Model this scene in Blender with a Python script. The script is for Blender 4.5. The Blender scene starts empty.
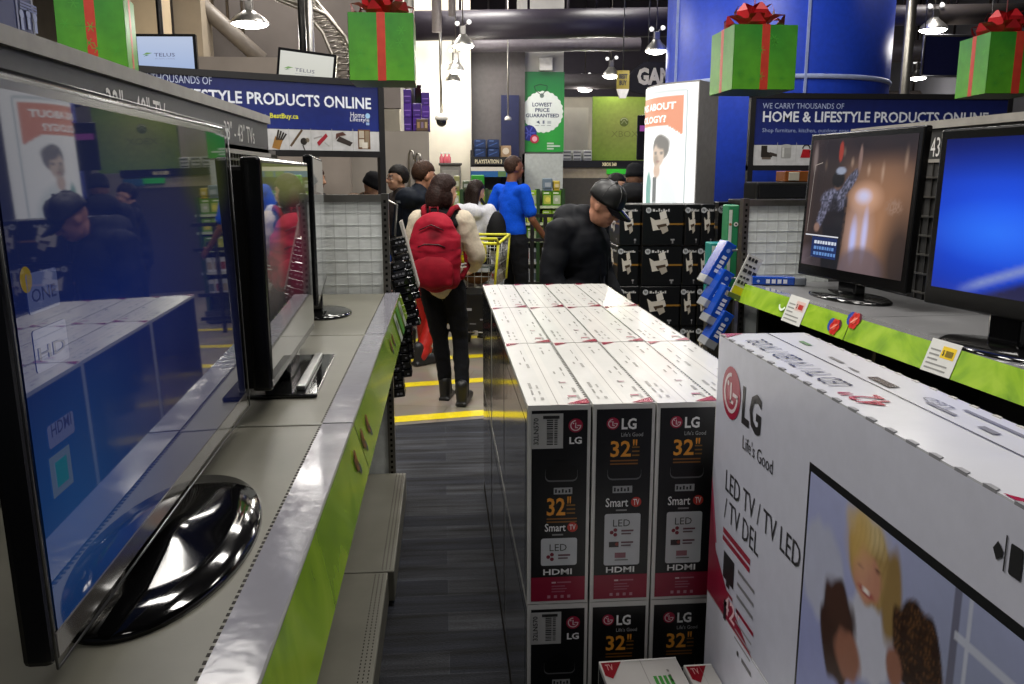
import bpy, bmesh, math, random
from mathutils import Vector as V, Matrix as Mx, Euler
random.seed(7)
SC = bpy.context.scene
COL = SC.collection
PI = math.pi
# ------------------------------------------------------------------ camera model
F, TH, YAW, CH = 850.0, math.radians(11.04), math.radians(4.63), 1.68
FW = V((math.sin(YAW)*math.cos(TH), math.cos(YAW)*math.cos(TH), -math.sin(TH)))
RT = V((math.cos(YAW), -math.sin(YAW), 0)); UP = RT.cross(FW)
EYE = V((0, 0, CH))
def ray(px, py): return FW + RT*((px-512)/F) - UP*((py-342)/F)
def aY(px, py, Y): d = ray(px, py); return EYE + d*(Y/d.y)
def aZ(px, py, Z): d = ray(px, py); return EYE + d*((Z-CH)/d.z)
def aX(px, py, X): d = ray(px, py); return EYE + d*(X/d.x)
# ------------------------------------------------------------------ colour + materials
def lin(c): return c/12.92 if c <= .04045 else ((c+.055)/1.055)**2.4
def h(s):
    s = s.lstrip('#'); return tuple(lin(int(s[i:i+2], 16)/255) for i in (0, 2, 4))
def mix(a, b, t):
    t = max(0., min(1., t)); return tuple(x+(y-x)*t for x, y in zip(a, b))
MATS = {}
def nd(nt, t, **kw):
    n = nt.nodes.new(t)
    for k, v in kw.items():
        if k in n.inputs.keys(): n.inputs[k].default_value = v
        else: setattr(n, k, v)
    return n
SPEC = {  # rough, metallic, noise amount, noise scale, bump, emission, coat
 'print': (.33, 0, .03, 30, .01, 0, .0), 'gloss': (.09, 0, .0, 5, 0, 0, .4), 'matte': (.8, 0, .14, 12, .05, 0, 0),
 'satin': (.45, 0, .10, 18, .02, 0, 0), 'metal': (.32, .9, .10, 25, .02, 0, 0), 'fabric': (.9, 0, .10, 60, .15, 0, 0),
 'shell': (.7, 0, .18, 12, .18, 0, 0), 'skin': (.55, 0, .10, 40, .05, 0, 0), 'hair': (.55, 0, .45, 70, .4, 0, 0),
 'screen': (.025, 0, 0, 5, 0, 1.0, .0), 'glow': (.5, 0, 0, 5, 0, .96, 0), 'lamp': (.5, 0, 0, 5, 0, 22, 0),
 'carton': (.24, 0, .025, 9, .05, 0, .3), 'wrap': (.13, 0, .20, 7, .06, 0, .5), 'wall': (.8, 0, .10, 3, .03, 0, 0),
 'deck': (.38, 0, .12, 5, .01, 0, .0), 'sleeve': (.16, 0, .05, 5, .35, 0, .4), 'piano': (.07, 0, 0, 5, 0, 0, 0), 'bezel': (.22, 0, 0, 5, 0, 0, 0), 'screenm': (.12, 0, 0, 5, 0, 1.0, 0), 'dim': (.6, 0, 0, 5, 0, .35, 0), 'strip': (.2, 0, .0, 5, 0, 0.06, .5),
}
def mat(k):
    if k in MATS: return MATS[k]
    m = bpy.data.materials.new(k); m.use_nodes = True; nt = m.node_tree; L = nt.links.new
    b = nt.nodes['Principled BSDF']; MATS[k] = m
    if k == 'carpet':
        tc = nd(nt, 'ShaderNodeTexCoord'); mp = nd(nt, 'ShaderNodeMapping'); mp.inputs['Scale'].default_value = (1, 1, 1)
        L(tc.outputs['Object'], mp.inputs['Vector'])
        br = nd(nt, 'ShaderNodeTexBrick', offset=.37, squash=1.0)
        for kk, vv in (('Color1', (.006, .007, .011, 1)), ('Color2', (.030, .031, .034, 1)), ('Mortar', (.02, .022, .028, 1)), ('Scale', 1.0), ('Mortar Size', .002), ('Bias', -.25), ('Brick Width', .9), ('Row Height', .14)): br.inputs[kk].default_value = vv
        L(mp.outputs[0], br.inputs['Vector'])
        no = nd(nt, 'ShaderNodeTexNoise', Scale=130., Detail=4.); L(tc.outputs['Object'], no.inputs['Vector'])
        mp2 = nd(nt, 'ShaderNodeMapping'); mp2.inputs['Scale'].default_value = (1.2, 14, 1); L(tc.outputs['Object'], mp2.inputs['Vector'])
        n2 = nd(nt, 'ShaderNodeTexNoise', Scale=1.6, Detail=3.); L(mp2.outputs[0], n2.inputs['Vector'])
        r2 = nd(nt, 'ShaderNodeMapRange'); L(n2.outputs['Fac'], r2.inputs['Value'])
        for kk, vv in (('From Min', .3), ('From Max', .7), ('To Min', .1), ('To Max', 2.9)): r2.inputs[kk].default_value = vv
        r1 = nd(nt, 'ShaderNodeMapRange'); L(no.outputs['Fac'], r1.inputs['Value'])
        for kk, vv in (('From Min', .3), ('From Max', .7), ('To Min', .6), ('To Max', 1.4)): r1.inputs[kk].default_value = vv
        mm = nd(nt, 'ShaderNodeMath', operation='MULTIPLY'); L(r1.outputs[0], mm.inputs[0]); L(r2.outputs[0], mm.inputs[1])
        vm = nd(nt, 'ShaderNodeVectorMath', operation='SCALE'); L(br.outputs['Color'], vm.inputs[0]); L(mm.outputs[0], vm.inputs['Scale'])
        L(vm.outputs[0], b.inputs['Base Color']); b.inputs['Roughness'].default_value = .9
        bp = nd(nt, 'ShaderNodeBump', Strength=.4, Distance=.01); L(no.outputs['Fac'], bp.inputs['Height']); L(bp.outputs[0], b.inputs['Normal'])
        return m
    if k == 'tile':
        tc = nd(nt, 'ShaderNodeTexCoord'); mp = nd(nt, 'ShaderNodeMapping'); mp.inputs['Rotation'].default_value = (0, 0, .2)
        L(tc.outputs['Object'], mp.inputs['Vector'])
        br = nd(nt, 'ShaderNodeTexBrick', offset=.5)
        for kk, vv in (('Color1', (.30, .255, .20, 1)), ('Color2', (.25, .215, .17, 1)), ('Mortar', (.2, .17, .13, 1)), ('Scale', 1.0), ('Mortar Size', .006), ('Brick Width', 1.2), ('Row Height', .6)): br.inputs[kk].default_value = vv
        L(mp.outputs[0], br.inputs['Vector'])
        no = nd(nt, 'ShaderNodeTexNoise', Scale=6., Detail=5.); L(tc.outputs['Object'], no.inputs['Vector'])
        mx = nd(nt, 'ShaderNodeMix', data_type='RGBA', blend_type='MULTIPLY'); mx.inputs[0].default_value = .35
        L(br.outputs['Color'], mx.inputs[6]); L(no.outputs['Color'], mx.inputs[7]); L(mx.outputs[2], b.inputs['Base Color'])
        b.inputs['Roughness'].default_value = .35
        return m
    ro, me, na, ns, bu, em, co = SPEC[k]
    at = nd(nt, 'ShaderNodeAttribute', attribute_name='Col')
    src = at.outputs['Color']
    if na or bu:
        tc = nd(nt, 'ShaderNodeTexCoord'); no = nd(nt, 'ShaderNodeTexNoise', Scale=float(ns), Detail=4.)
        L(tc.outputs['Object'], no.inputs['Vector'])
        mr = nd(nt, 'ShaderNodeMapRange'); L(no.outputs['Fac'], mr.inputs['Value'])
        for kk, vv in (('From Min', .3), ('From Max', .7), ('To Min', 1-na), ('To Max', 1+na)): mr.inputs[kk].default_value = vv
        vm = nd(nt, 'ShaderNodeVectorMath', operation='SCALE'); L(src, vm.inputs[0]); L(mr.outputs[0], vm.inputs['Scale'])
        src = vm.outputs[0]
        if bu:
            bp = nd(nt, 'ShaderNodeBump', Strength=bu, Distance=.02); L(no.outputs['Fac'], bp.inputs['Height']); L(bp.outputs[0], b.inputs['Normal'])
    if k == 'strip':
        tc = nd(nt, 'ShaderNodeTexCoord'); no = nd(nt, 'ShaderNodeTexNoise', Scale=3.2, Detail=3., Distortion=2.2)
        L(tc.outputs['Object'], no.inputs['Vector'])
        rp = nd(nt, 'ShaderNodeValToRGB'); L(no.outputs['Fac'], rp.inputs[0])
        e = rp.color_ramp.elements; e[0].position = .30; e[0].color = (.13, .24, .02, 1); e[1].position = .66; e[1].color = (.29, .42, .04, 1)
        e2 = e.new(.5); e2.color = (.22, .36, .025, 1)
        mx = nd(nt, 'ShaderNodeMix', data_type='RGBA', blend_type='MULTIPLY'); mx.inputs[0].default_value = 1
        L(rp.outputs[0], mx.inputs[6]); L(at.outputs['Color'], mx.inputs[7]); src = mx.outputs[2]
    if k in ('screen', 'screenm', 'glow', 'lamp', 'dim'):
        L(src, b.inputs['Emission Color']); b.inputs['Emission Strength'].default_value = em
        b.inputs['Base Color'].default_value = (.012, .012, .014, 1) if k.startswith('screen') else (.3, .3, .3, 1)
        if k == 'screen': b.inputs['IOR'].default_value = 1.6
        if k == 'screenm': b.inputs['IOR'].default_value = 1.25
        if k == 'dim': L(src, b.inputs['Base Color'])
    else:
        L(src, b.inputs['Base Color'])
        if em: L(src, b.inputs['Emission Color']); b.inputs['Emission Strength'].default_value = em
    b.inputs['Roughness'].default_value = ro; b.inputs['Metallic'].default_value = me
    if k in ('fabric', 'shell', 'hair', 'matte'): b.inputs['Specular IOR Level'].default_value = .18
    b.inputs['Coat Weight'].default_value = co; b.inputs['Coat Roughness'].default_value = .08
    return m
# ------------------------------------------------------------------ mesh builder
TXT = {}
def textgeo(s, bold):
    k = (s, bold)
    if k in TXT: return TXT[k]
    cu = bpy.data.curves.new('t', 'FONT'); cu.body = s; cu.size = 1; cu.resolution_u = 2; cu.offset = bold
    ob = bpy.data.objects.new('t', cu); COL.objects.link(ob)
    dg = bpy.context.evaluated_depsgraph_get(); dg.update()
    me = bpy.data.meshes.new_from_object(ob.evaluated_get(dg), depsgraph=dg)
    vs = [(v.co.x, v.co.y) for v in me.vertices]; fs = [tuple(p.vertices) for p in me.polygons]
    bpy.data.objects.remove(ob); bpy.data.curves.remove(cu); bpy.data.meshes.remove(me)
    if not vs: vs = [(0, 0)]
    x0 = min(v[0] for v in vs); x1 = max(v[0] for v in vs); y0 = min(v[1] for v in vs); y1 = max(v[1] for v in vs)
    TXT[k] = (vs, fs, x0, x1, y0, y1); return TXT[k]
class MB:
    def __init__(s): s.v = []; s.f = []; s.c = []; s.m = []; s.sm = []
    def add(s, vs, fs, col, m='satin', smooth=False, M=None):
        o = len(s.v)
        s.v += [tuple(M @ V(v)) if M else tuple(v) for v in vs]
        for i, f in enumerate(fs):
            s.f.append(tuple(o+j for j in f)); s.m.append(m); s.sm.append(smooth)
            s.c.append(col[i] if isinstance(col, list) else [col]*len(f))
        return s
    def box(s, a, b, col, m='satin', M=None):
        (x0, y0, z0), (x1, y1, z1) = a, b
        vs = [(x0,y0,z0),(x1,y0,z0),(x1,y1,z0),(x0,y1,z0),(x0,y0,z1),(x1,y0,z1),(x1,y1,z1),(x0,y1,z1)]
        return s.add(vs, [(3,2,1,0),(4,5,6,7),(0,1,5,4),(1,2,6,5),(2,3,7,6),(3,0,4,7)], col, m, M=M)
    def rbox(s, a, b, col, m='satin', r=.01, seg=2, M=None):
        bm = bmesh.new(); bmesh.ops.create_cube(bm, size=1)
        c = [(p+q)/2 for p, q in zip(a, b)]; d = [abs(q-p) for p, q in zip(a, b)]
        for v in bm.verts: v.co = V((c[i]+v.co[i]*d[i] for i in range(3)))
        bmesh.ops.bevel(bm, geom=bm.edges[:], offset=min(r, min(d)*.49), segments=seg, profile=.5, affect='EDGES')
        bm.verts.index_update()
        s.add([v.co[:] for v in bm.verts], [[v.index for v in f.verts] for f in bm.faces], col, m, False, M); bm.free(); return s
    def tube(s, pts, r, col, m='metal', n=8, closed=False, cap=True):
        pts = [V(p) for p in pts]; N = len(pts); rs = r if isinstance(r, (list, tuple)) else [r]*N
        vs = []; ref = None
        for i, p in enumerate(pts):
            if closed: t = pts[(i+1) % N]-pts[i-1]
            else: t = pts[min(i+1, N-1)]-pts[max(i-1, 0)]
            t.normalize()
            if ref is None or abs(ref.dot(t)) > .95: ref = V((0, 0, 1)) if abs(t.z) < .9 else V((1, 0, 0))
            u = t.cross(ref).normalized(); w = u.cross(t).normalized(); ref = w
            vs += [p+(u*math.cos(2*PI*k/n)+w*math.sin(2*PI*k/n))*rs[i] for k in range(n)]
        fs = []
        for i in range(N if closed else N-1):
            a, b = i*n, ((i+1) % N)*n
            fs += [(a+k, a+(k+1) % n, b+(k+1) % n, b+k) for k in range(n)]
        if cap and not closed: fs += [tuple(range(n-1, -1, -1)), tuple(range((N-1)*n, N*n))]
        return s.add(vs, fs, col, m, True)
    def lathe(s, prof, col, m='satin', n=24, M=None, sx=1, sy=1):
        vs = []; N = len(prof)
        for r, z in prof: vs += [(r*sx*math.cos(2*PI*k/n), r*sy*math.sin(2*PI*k/n), z) for k in range(n)]
        fs = []
        for i in range(N-1): fs += [(i*n+k, i*n+(k+1) % n, (i+1)*n+(k+1) % n, (i+1)*n+k) for k in range(n)]
        if prof[0][0] > 1e-6: fs.append(tuple(range(n-1, -1, -1)))
        if prof[-1][0] > 1e-6: fs.append(tuple(range((N-1)*n, N*n)))
        return s.add(vs, fs, col, m, True, M)
    def prism(s, poly, axis, a, b, col, m='satin', M=None):
        # poly in the two other axes, extruded from a to b along axis
        def p3(p, t): return {'x': (t, p[0], p[1]), 'y': (p[0], t, p[1]), 'z': (p[0], p[1], t)}[axis]
        n = len(poly); vs = [p3(p, a) for p in poly]+[p3(p, b) for p in poly]
        fs = [tuple(range(n-1, -1, -1)), tuple(range(n, 2*n))]+[(i, (i+1) % n, n+(i+1) % n, n+i) for i in range(n)]
        return s.add(vs, fs, col, m, M=M)
    def ball(s, c, r, col, m='satin', n=16, k=10, M=None):
        c = V(c); r = (r, r, r) if not isinstance(r, (tuple, list)) else r
        vs = [(0, 0, -1)]; 
        for i in range(1, k):
            a = -PI/2+PI*i/k; vs += [(math.cos(a)*math.cos(2*PI*j/n), math.cos(a)*math.sin(2*PI*j/n), math.sin(a)) for j in range(n)]
        vs.append((0, 0, 1)); fs = [(0, 1+(j+1) % n, 1+j) for j in range(n)]
        for i in range(k-2): fs += [(1+i*n+j, 1+i*n+(j+1) % n, 1+(i+1)*n+(j+1) % n, 1+(i+1)*n+j) for j in range(n)]
        o = 1+(k-2)*n; fs += [(o+j, o+(j+1) % n, len(vs)-1) for j in range(n)]
        R = M or Mx.Identity(3)
        return s.add([c+R @ V((v[0]*r[0], v[1]*r[1], v[2]*r[2])) for v in vs], fs, col, m, True)
    def cap(s, a, b, ra, rb, col=(1, 1, 1), m='skin', n=12):
        a = V(a); b = V(b); d = (b-a); L = d.length; d = d.normalized() if L > 1e-6 else V((0, 0, 1))
        q = d.to_track_quat('Z', 'Y').to_matrix(); prof = []
        for i in range(5): t = -PI/2+PI/2*i/4; prof.append((ra*math.cos(t), ra*math.sin(t)))
        for i in range(5): t = PI/2*i/4; prof.append((rb*math.cos(t), L+rb*math.sin(t)))
        prof[0] = (ra*.02, prof[0][1]); prof[-1] = (rb*.02, prof[-1][1])
        vs = []
        for r, z in prof: vs += [a+q @ V((r*math.cos(2*PI*k/n), r*math.sin(2*PI*k/n), z)) for k in range(n)]
        fs = [(i*n+k, i*n+(k+1) % n, (i+1)*n+(k+1) % n, (i+1)*n+k) for i in range(len(prof)-1) for k in range(n)]
        fs += [tuple(range(n-1, -1, -1)), tuple(range((len(prof)-1)*n, len(prof)*n))]
        return s.add(vs, fs, col, m, True)
    def mesh(s, name):
        me = bpy.data.meshes.new(name); me.from_pydata(s.v, [], s.f)
        ms = []
        for m in s.m:
            if m not in ms: ms.append(m)
        for m in ms: me.materials.append(mat(m))
        ix = {m: i for i, m in enumerate(ms)}
        me.polygons.foreach_set('material_index', [ix[m] for m in s.m])
        me.polygons.foreach_set('use_smooth', s.sm)
        ca = me.color_attributes.new('Col', 'FLOAT_COLOR', 'CORNER'); buf = []
        for c in s.c:
            for q in c: buf += [q[0], q[1], q[2], 1.0]
        ca.data.foreach_set('color', buf); me.update(); return me
    def build(s, name, root=None, label=None, local=False, bevel=0):
        if root is not None and not local:
            lo = root.location; s.v = [(x-lo.x, y-lo.y, z-lo.z) for x, y, z in s.v]
        o = bpy.data.objects.new(name, s.mesh(name)); COL.objects.link(o)
        if root is not None: o.parent = root
        if label: o['label'] = label
        if bevel:
            bv = o.modifiers.new('bevel', 'BEVEL'); bv.width = bevel; bv.segments = 2; bv.limit_method = 'ANGLE'
        return o
class Pan:
    """flat graphics on a plane: origin O (lower left), axes U (right), W (up); normal = U x W towards the viewer"""
    def __init__(s, mb, O, U, W, m='print', eps=.0006, off=0):
        s.mb = mb; s.O = V(O); s.U = V(U).normalized(); s.W = V(W).normalized(); s.N = s.U.cross(s.W).normalized(); s.m = m; s.eps = eps; s.off = off
    def P(s, u, v, k): return s.O+s.U*u+s.W*v+s.N*(s.eps*(k+1.2)+s.off)
    def px(s, x, y):
        d = ray(x, y); t = (s.O-EYE).dot(s.N)/d.dot(s.N); q = EYE+d*t-s.O; return q.dot(s.U), q.dot(s.W)
    def poly(s, pts, col, k=1, m=None):
        a = sum(pts[i][0]*pts[(i+1) % len(pts)][1]-pts[(i+1) % len(pts)][0]*pts[i][1] for i in range(len(pts)))
        if a < 0: pts = pts[::-1]
        s.mb.add([s.P(u, v, k) for u, v in pts], [tuple(range(len(pts)))], col, m or s.m)
    def rect(s, u0, v0, u1, v1, col, k=1, m=None): s.poly([(u0, v0), (u1, v0), (u1, v1), (u0, v1)], col, k, m)
    def circ(s, u, v, r, col, k=1, m=None, ry=None, n=20):
        s.poly([(u+r*math.cos(2*PI*i/n), v+(ry or r)*math.sin(2*PI*i/n)) for i in range(n)], col, k, m)
    def rrect(s, u0, v0, u1, v1, r, col, k=1, m=None):
        P = []
        for cx, cy, a in ((u1-r, v1-r, 0), (u0+r, v1-r, 90), (u0+r, v0+r, 180), (u1-r, v0+r, 270)):
            P += [(cx+r*math.cos(math.radians(a+t)), cy+r*math.sin(math.radians(a+t))) for t in (0, 30, 60, 90)]
        s.poly(P, col, k, m)
    def ring(s, u, v, r0, r1, col, k=1, a0=0, a1=360, m=None, n=24):
        P = [(u+r1*math.cos(math.radians(a0+(a1-a0)*i/n)), v+r1*math.sin(math.radians(a0+(a1-a0)*i/n))) for i in range(n+1)]
        Q = [(u+r0*math.cos(math.radians(a0+(a1-a0)*i/n)), v+r0*math.sin(math.radians(a0+(a1-a0)*i/n))) for i in range(n+1)]
        for i in range(n): s.poly([P[i], P[i+1], Q[i+1], Q[i]], col, k, m)
    def line(s, pts, w, col, k=1, m=None):
        for (a, b), (c, d) in zip(pts, pts[1:]):
            L = math.hypot(c-a, d-b) or 1; nx, ny = -(d-b)/L*w/2, (c-a)/L*w/2
            s.poly([(a+nx, b+ny), (c+nx, d+ny), (c-nx, d-ny), (a-nx, b-ny)], col, k, m)
    def text(s, t, u0, v0, u1, v1, col, k=2, bold=.012, m=None, shear=0, rot=None):
        vs, fs, x0, x1, y0, y1 = textgeo(t, bold)
        sx = (u1-u0)/((x1-x0) or 1); sy = (v1-v0)/((y1-y0) or 1); pts = []
        for x, y in vs:
            a = u0+(x-x0)*sx; b = v0+(y-y0)*sy; a += (b-v0)*shear
            pts.append((a, b))
        if rot == 'flip': pts = [(u0+u1-a, v0+v1-b) for a, b in pts]
        s.mb.add([s.P(a, b, k) for a, b in pts], fs, col, m or s.m)
    def textv(s, t, u0, v0, u1, v1, col, k=2, bold=.012, m=None, up=True):
        vs, fs, x0, x1, y0, y1 = textgeo(t, bold); pts = []
        for x, y in vs:
            a = (x-x0)/((x1-x0) or 1); b = (y-y0)/((y1-y0) or 1)
            pts.append((u1-b*(u1-u0), v0+a*(v1-v0)) if up else (u0+b*(u1-u0), v1-a*(v1-v0)))
        s.mb.add([s.P(a, b, k) for a, b in pts], fs, col, m or s.m)
    def grid(s, u0, v0, u1, v1, nx, ny, fn, k=1, m=None):
        """fn(a,b) -> colour, a,b in 0..1 from lower left"""
        vs = []; cs = []
        for j in range(ny+1):
            for i in range(nx+1):
                a, b = i/nx, j/ny; vs.append(s.P(u0+(u1-u0)*a, v0+(v1-v0)*b, k)); cs.append(fn(a, b))
        fs = []; col = []
        for j in range(ny):
            for i in range(nx):
                f = (j*(nx+1)+i, j*(nx+1)+i+1, (j+1)*(nx+1)+i+1, (j+1)*(nx+1)+i); fs.append(f); col.append([cs[q] for q in f])
        s.mb.add(vs, fs, col, m or s.m)
def ell(a, b, cx, cy, rx, ry, soft=.15, ang=0):
    dx, dy = a-cx, b-cy
    if ang: c, s_ = math.cos(ang), math.sin(ang); dx, dy = dx*c+dy*s_, -dx*s_+dy*c
    d = math.hypot(dx/rx, dy/ry); return max(0., min(1., (1+soft-d)/(2*soft)))
# ------------------------------------------------------------------ things
def tag(o, label, cat, group=None, kind=None):
    if label and not 4 <= len(label.split()) <= 16: print('LABELLEN', len(label.split()), label)
    if label: o['label'] = label
    if cat: o['category'] = cat
    if group: o['group'] = group
    if kind: o['kind'] = kind
    return o
def thing(name, label, cat, loc=(0, 0, 0), rz=0, group=None):
    o = bpy.data.objects.new(name, None); COL.objects.link(o); o.location = loc; o.rotation_euler = (0, 0, rz)
    o.empty_display_size = .1
    return tag(o, label, cat, group)
def struct(name, mb): o = mb.build(name); o['kind'] = 'structure'; return o
def dup(r, loc=None, rz=None, label=None):
    n = r.copy(); COL.objects.link(n)
    if loc is not None: n.location = loc
    if rz is not None: n.rotation_euler = (0, 0, rz)
    if label: n['label'] = label
    for c in list(r.children):
        d = c.copy(); COL.objects.link(d); d.parent = n
        for g in list(c.children): e = g.copy(); COL.objects.link(e); e.parent = d
    return n
WHITE, BLACK = h('#e8e8e6'), h('#0a0a0b')
# ================================================================== SETTING
def quadmesh(pts, col, m): return MB().add(pts, [tuple(range(len(pts)))], col, m)
cs, sl = 5.66, .2            # carpet edge: Y = cs + sl*(X+.385)
def cy(x, y0=cs): return y0+sl*(x+.385)
struct('floor', quadmesh([(-7, -4, 0), (9, -4, 0), (9, cy(9), 0), (-7, cy(-7), 0)], WHITE, 'carpet'))
struct('floor', quadmesh([(-7, cy(-7), 0), (9, cy(9), 0), (9, 18.5, 0), (-7, 18.5, 0)], WHITE, 'tile'))
for i, (yy, nm) in enumerate(((5.727, 'nearest the dark carpet edge'), (6.73, 'second back from the carpet'), (7.70, 'third back from the carpet'), (8.67, 'fourth back from the carpet edge'), (9.7, 'fifth back from the carpet, beyond the red trousers'), (10.75, 'farthest one from the carpet'))):
    m = MB(); x0, x1 = -1.3, 1.6
    m.add([(x0, cy(x0, yy), .002), (x1, cy(x1, yy), .002), (x1, cy(x1, yy+.15), .002), (x0, cy(x0, yy+.15), .002)], [(0, 1, 2, 3)], h('#e6cf12'), 'satin')
    tag(m.build('floor_tape'), 'yellow tape stripe across the pale floor, '+nm, 'floor tape', 'yellow tape stripes on the floor')
m = MB(); m.box((-7, -4, 5.2), (9, 18.5, 5.3), h('#2b2830'), 'wall'); struct('ceiling', m)
m = MB(); m.box((-7, 18.2, 0), (9, 18.4, 3.3), h('#b9b2a4'), 'wall'); m.box((-7, 18.15, 3.3), (9, 18.35, 5.2), h('#37323c'), 'wall'); struct('wall_back', m)
m = MB(); m.box((-7.1, -4, 0), (-7, 18.4, 5.2), h('#8d8578'), 'wall'); struct('wall_left', m)
m = MB(); m.box((9, -4, 0), (9.1, 18.4, 5.2), h('#4a4a50'), 'wall'); struct('wall_right', m)
def wallblock(name, px0, px1, ytop, Y, col, th=.3, z0=0, m_='wall', zt=None):
    a = aY(px0, ytop, Y); b = aY(px1, ytop, Y); m = MB()
    m.box((a.x, Y, z0), (b.x, Y+th, zt or a.z), col, m_); return m
struct('wall_partition', wallblock('', 60, 346, 55, 9.0, h('#8f857c')))
struct('wall_partition', wallblock('', 346, 428, 131, 9.2, h('#8b847c'), .6))
struct('wall_pillar', wallblock('', 92, 152, -60, 10.5, h('#b5a284'), .5, zt=5.2))
struct('wall_pillar', wallblock('', 168, 196, -60, 11.2, h('#8e8270'), .5, zt=5.2))
struct('wall_white', wallblock('', 396, 470, -30, 13.2, h('#d9d2c0'), .3, zt=5.2))
struct('wall_upper', wallblock('', 150, 400, -60, 12.2, h('#5b5450'), .2, z0=2.6, zt=5.2))
struct('wall_column', wallblock('', 521, 565, -60, 13.6, h('#b4b2ae'), .7, zt=5.2))
# overhead ducts and beams
def pipe(pa, pb, r, col, name, label, cat):
    m = MB(); m.tube([pa, pb], r, col, 'satin', 14)
    for t in (.2, .45, .7):
        q = pa.lerp(pb, t); m.tube([q, V((q.x, q.y, 5.22))], .02, col, 'metal', 6)
    return tag(m.build(name), label, cat)
pipe(aY(405, 26, 12.6), aY(676, 22, 12.6), .2, h('#2d2832'), 'ventilation_duct', 'thick round grey duct crossing below the ceiling, nearest the top of the view', 'duct')
pipe(aY(395, 46, 13.4), aY(640, 44, 13.4), .1, h('#6c666c'), 'ceiling_pipe', 'pale grey pipe crossing in front of the white column top', 'pipe')
pipe(aY(440, 82, 16.5), aY(680, 81, 16.5), .14, h('#5c575b'), 'ceiling_pipe', 'pale grey pipe low behind the hanging lamps, level with the green tag sign', 'pipe')
pipe(aY(880, 52, 13), aY(1040, 48, 13), .16, h('#3b3638'), 'ceiling_pipe', 'dark pipe under the ceiling right of the blue column', 'pipe')
pipe(aY(880, 100, 16), aY(1040, 96, 16), .16, h('#35302f'), 'ceiling_pipe', 'dark pipe under the ceiling, lowest one right of the blue column', 'pipe')
pipe(aY(200, 4, 11.5), aY(262, 60, 11.8), .1, h('#6d655c'), 'ceiling_pipe', 'slanting brown pipe above the grey partition', 'pipe')
pipe(aY(870, 16, 10.5), aY(1040, 13, 10.5), .12, h('#4a4442'), 'ceiling_pipe', 'dark pipe highest up right of the blue column', 'pipe')
for i, (px, py0, py1, Y, r, c) in enumerate(((437, -60, 32, 12.0, .07, '#77706f'), (452, -60, 16, 12.0, .05, '#77706f'))):
    a = aY(px, py1, Y); m = MB(); m.tube([a, V((a.x, a.y, 5.22))], r, h(c), 'satin', 10)
    tag(m.build('drop_pipe'), ('wider' if i == 0 else 'narrower')+' vertical grey pipe dropping from the ceiling beside the hanging lamps', 'pipe')
# vertical poles
for px, y0, Y, r, c, lab in ((161, 36, 7.9, .025, '#1c1b1b', 'dark pole rising from behind the left screen with blue-white picture'), (303, 52, 7.9, .03, '#1d1c1b', 'dark pole rising from behind the tilted white screen'), (311, 56, 8.0, .035, '#b9b6b2', 'pale metal pole beside the dark one over the tilted white screen'), (410, 70, 9.6, .06, '#a9a49c', 'pale pole right of the hanging green gift box with a front ribbon only'), (904, 96, 8.6, .05, '#a5a198', 'pale pole between the blue column and the dark blue hanging banner')):
    a = aY(px, y0, Y); m = MB(); m.tube([V((a.x, Y, 0)), V((a.x, Y, 5.22))], r, h(c), 'metal', 12)
    m.lathe([(r*2, 0), (r*2, .02), (r, .03)], h(c), 'metal', 16, Mx.Translation((a.x, Y, 0)))
    tag(m.build('support_pole'), lab, 'pole')
# curved lattice truss
t = thing('lighting_truss', 'curved grey lattice truss hanging beside the left green gift box', 'truss', tuple(aY(300, 20, 9.0)))
path = [aY(x, y, 9.0) for x, y in ((205, -26), (245, -8), (285, 2), (315, 14), (334, 36), (345, 62), (350, 92))]
fine = []
for i in range(len(path)-1):
    for k in range(5): fine.append(path[i].lerp(path[i+1], k/5))
fine.append(path[-1]); offs = (V((0, .12, .14)), V((.12, -.1, -.02)), V((-.1, -.1, .02)))
for o in offs: MB().tube([p+o for p in fine], .02, h('#9a948b'), 'metal', 6).build('chord', t)
m = MB()
for i in range(len(fine)-1):
    for j in range(3): m.tube([fine[i]+offs[j], fine[i+1]+offs[(j+1) % 3]], .009, h('#9a948b'), 'metal', 5)
m.build('lattice', t)
m = MB(); m.tube([fine[8]+offs[0], V((fine[8].x, fine[8].y+.12, 5.22))], .01, h('#777777'), 'metal', 5); m.build('hanger', t)
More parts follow.
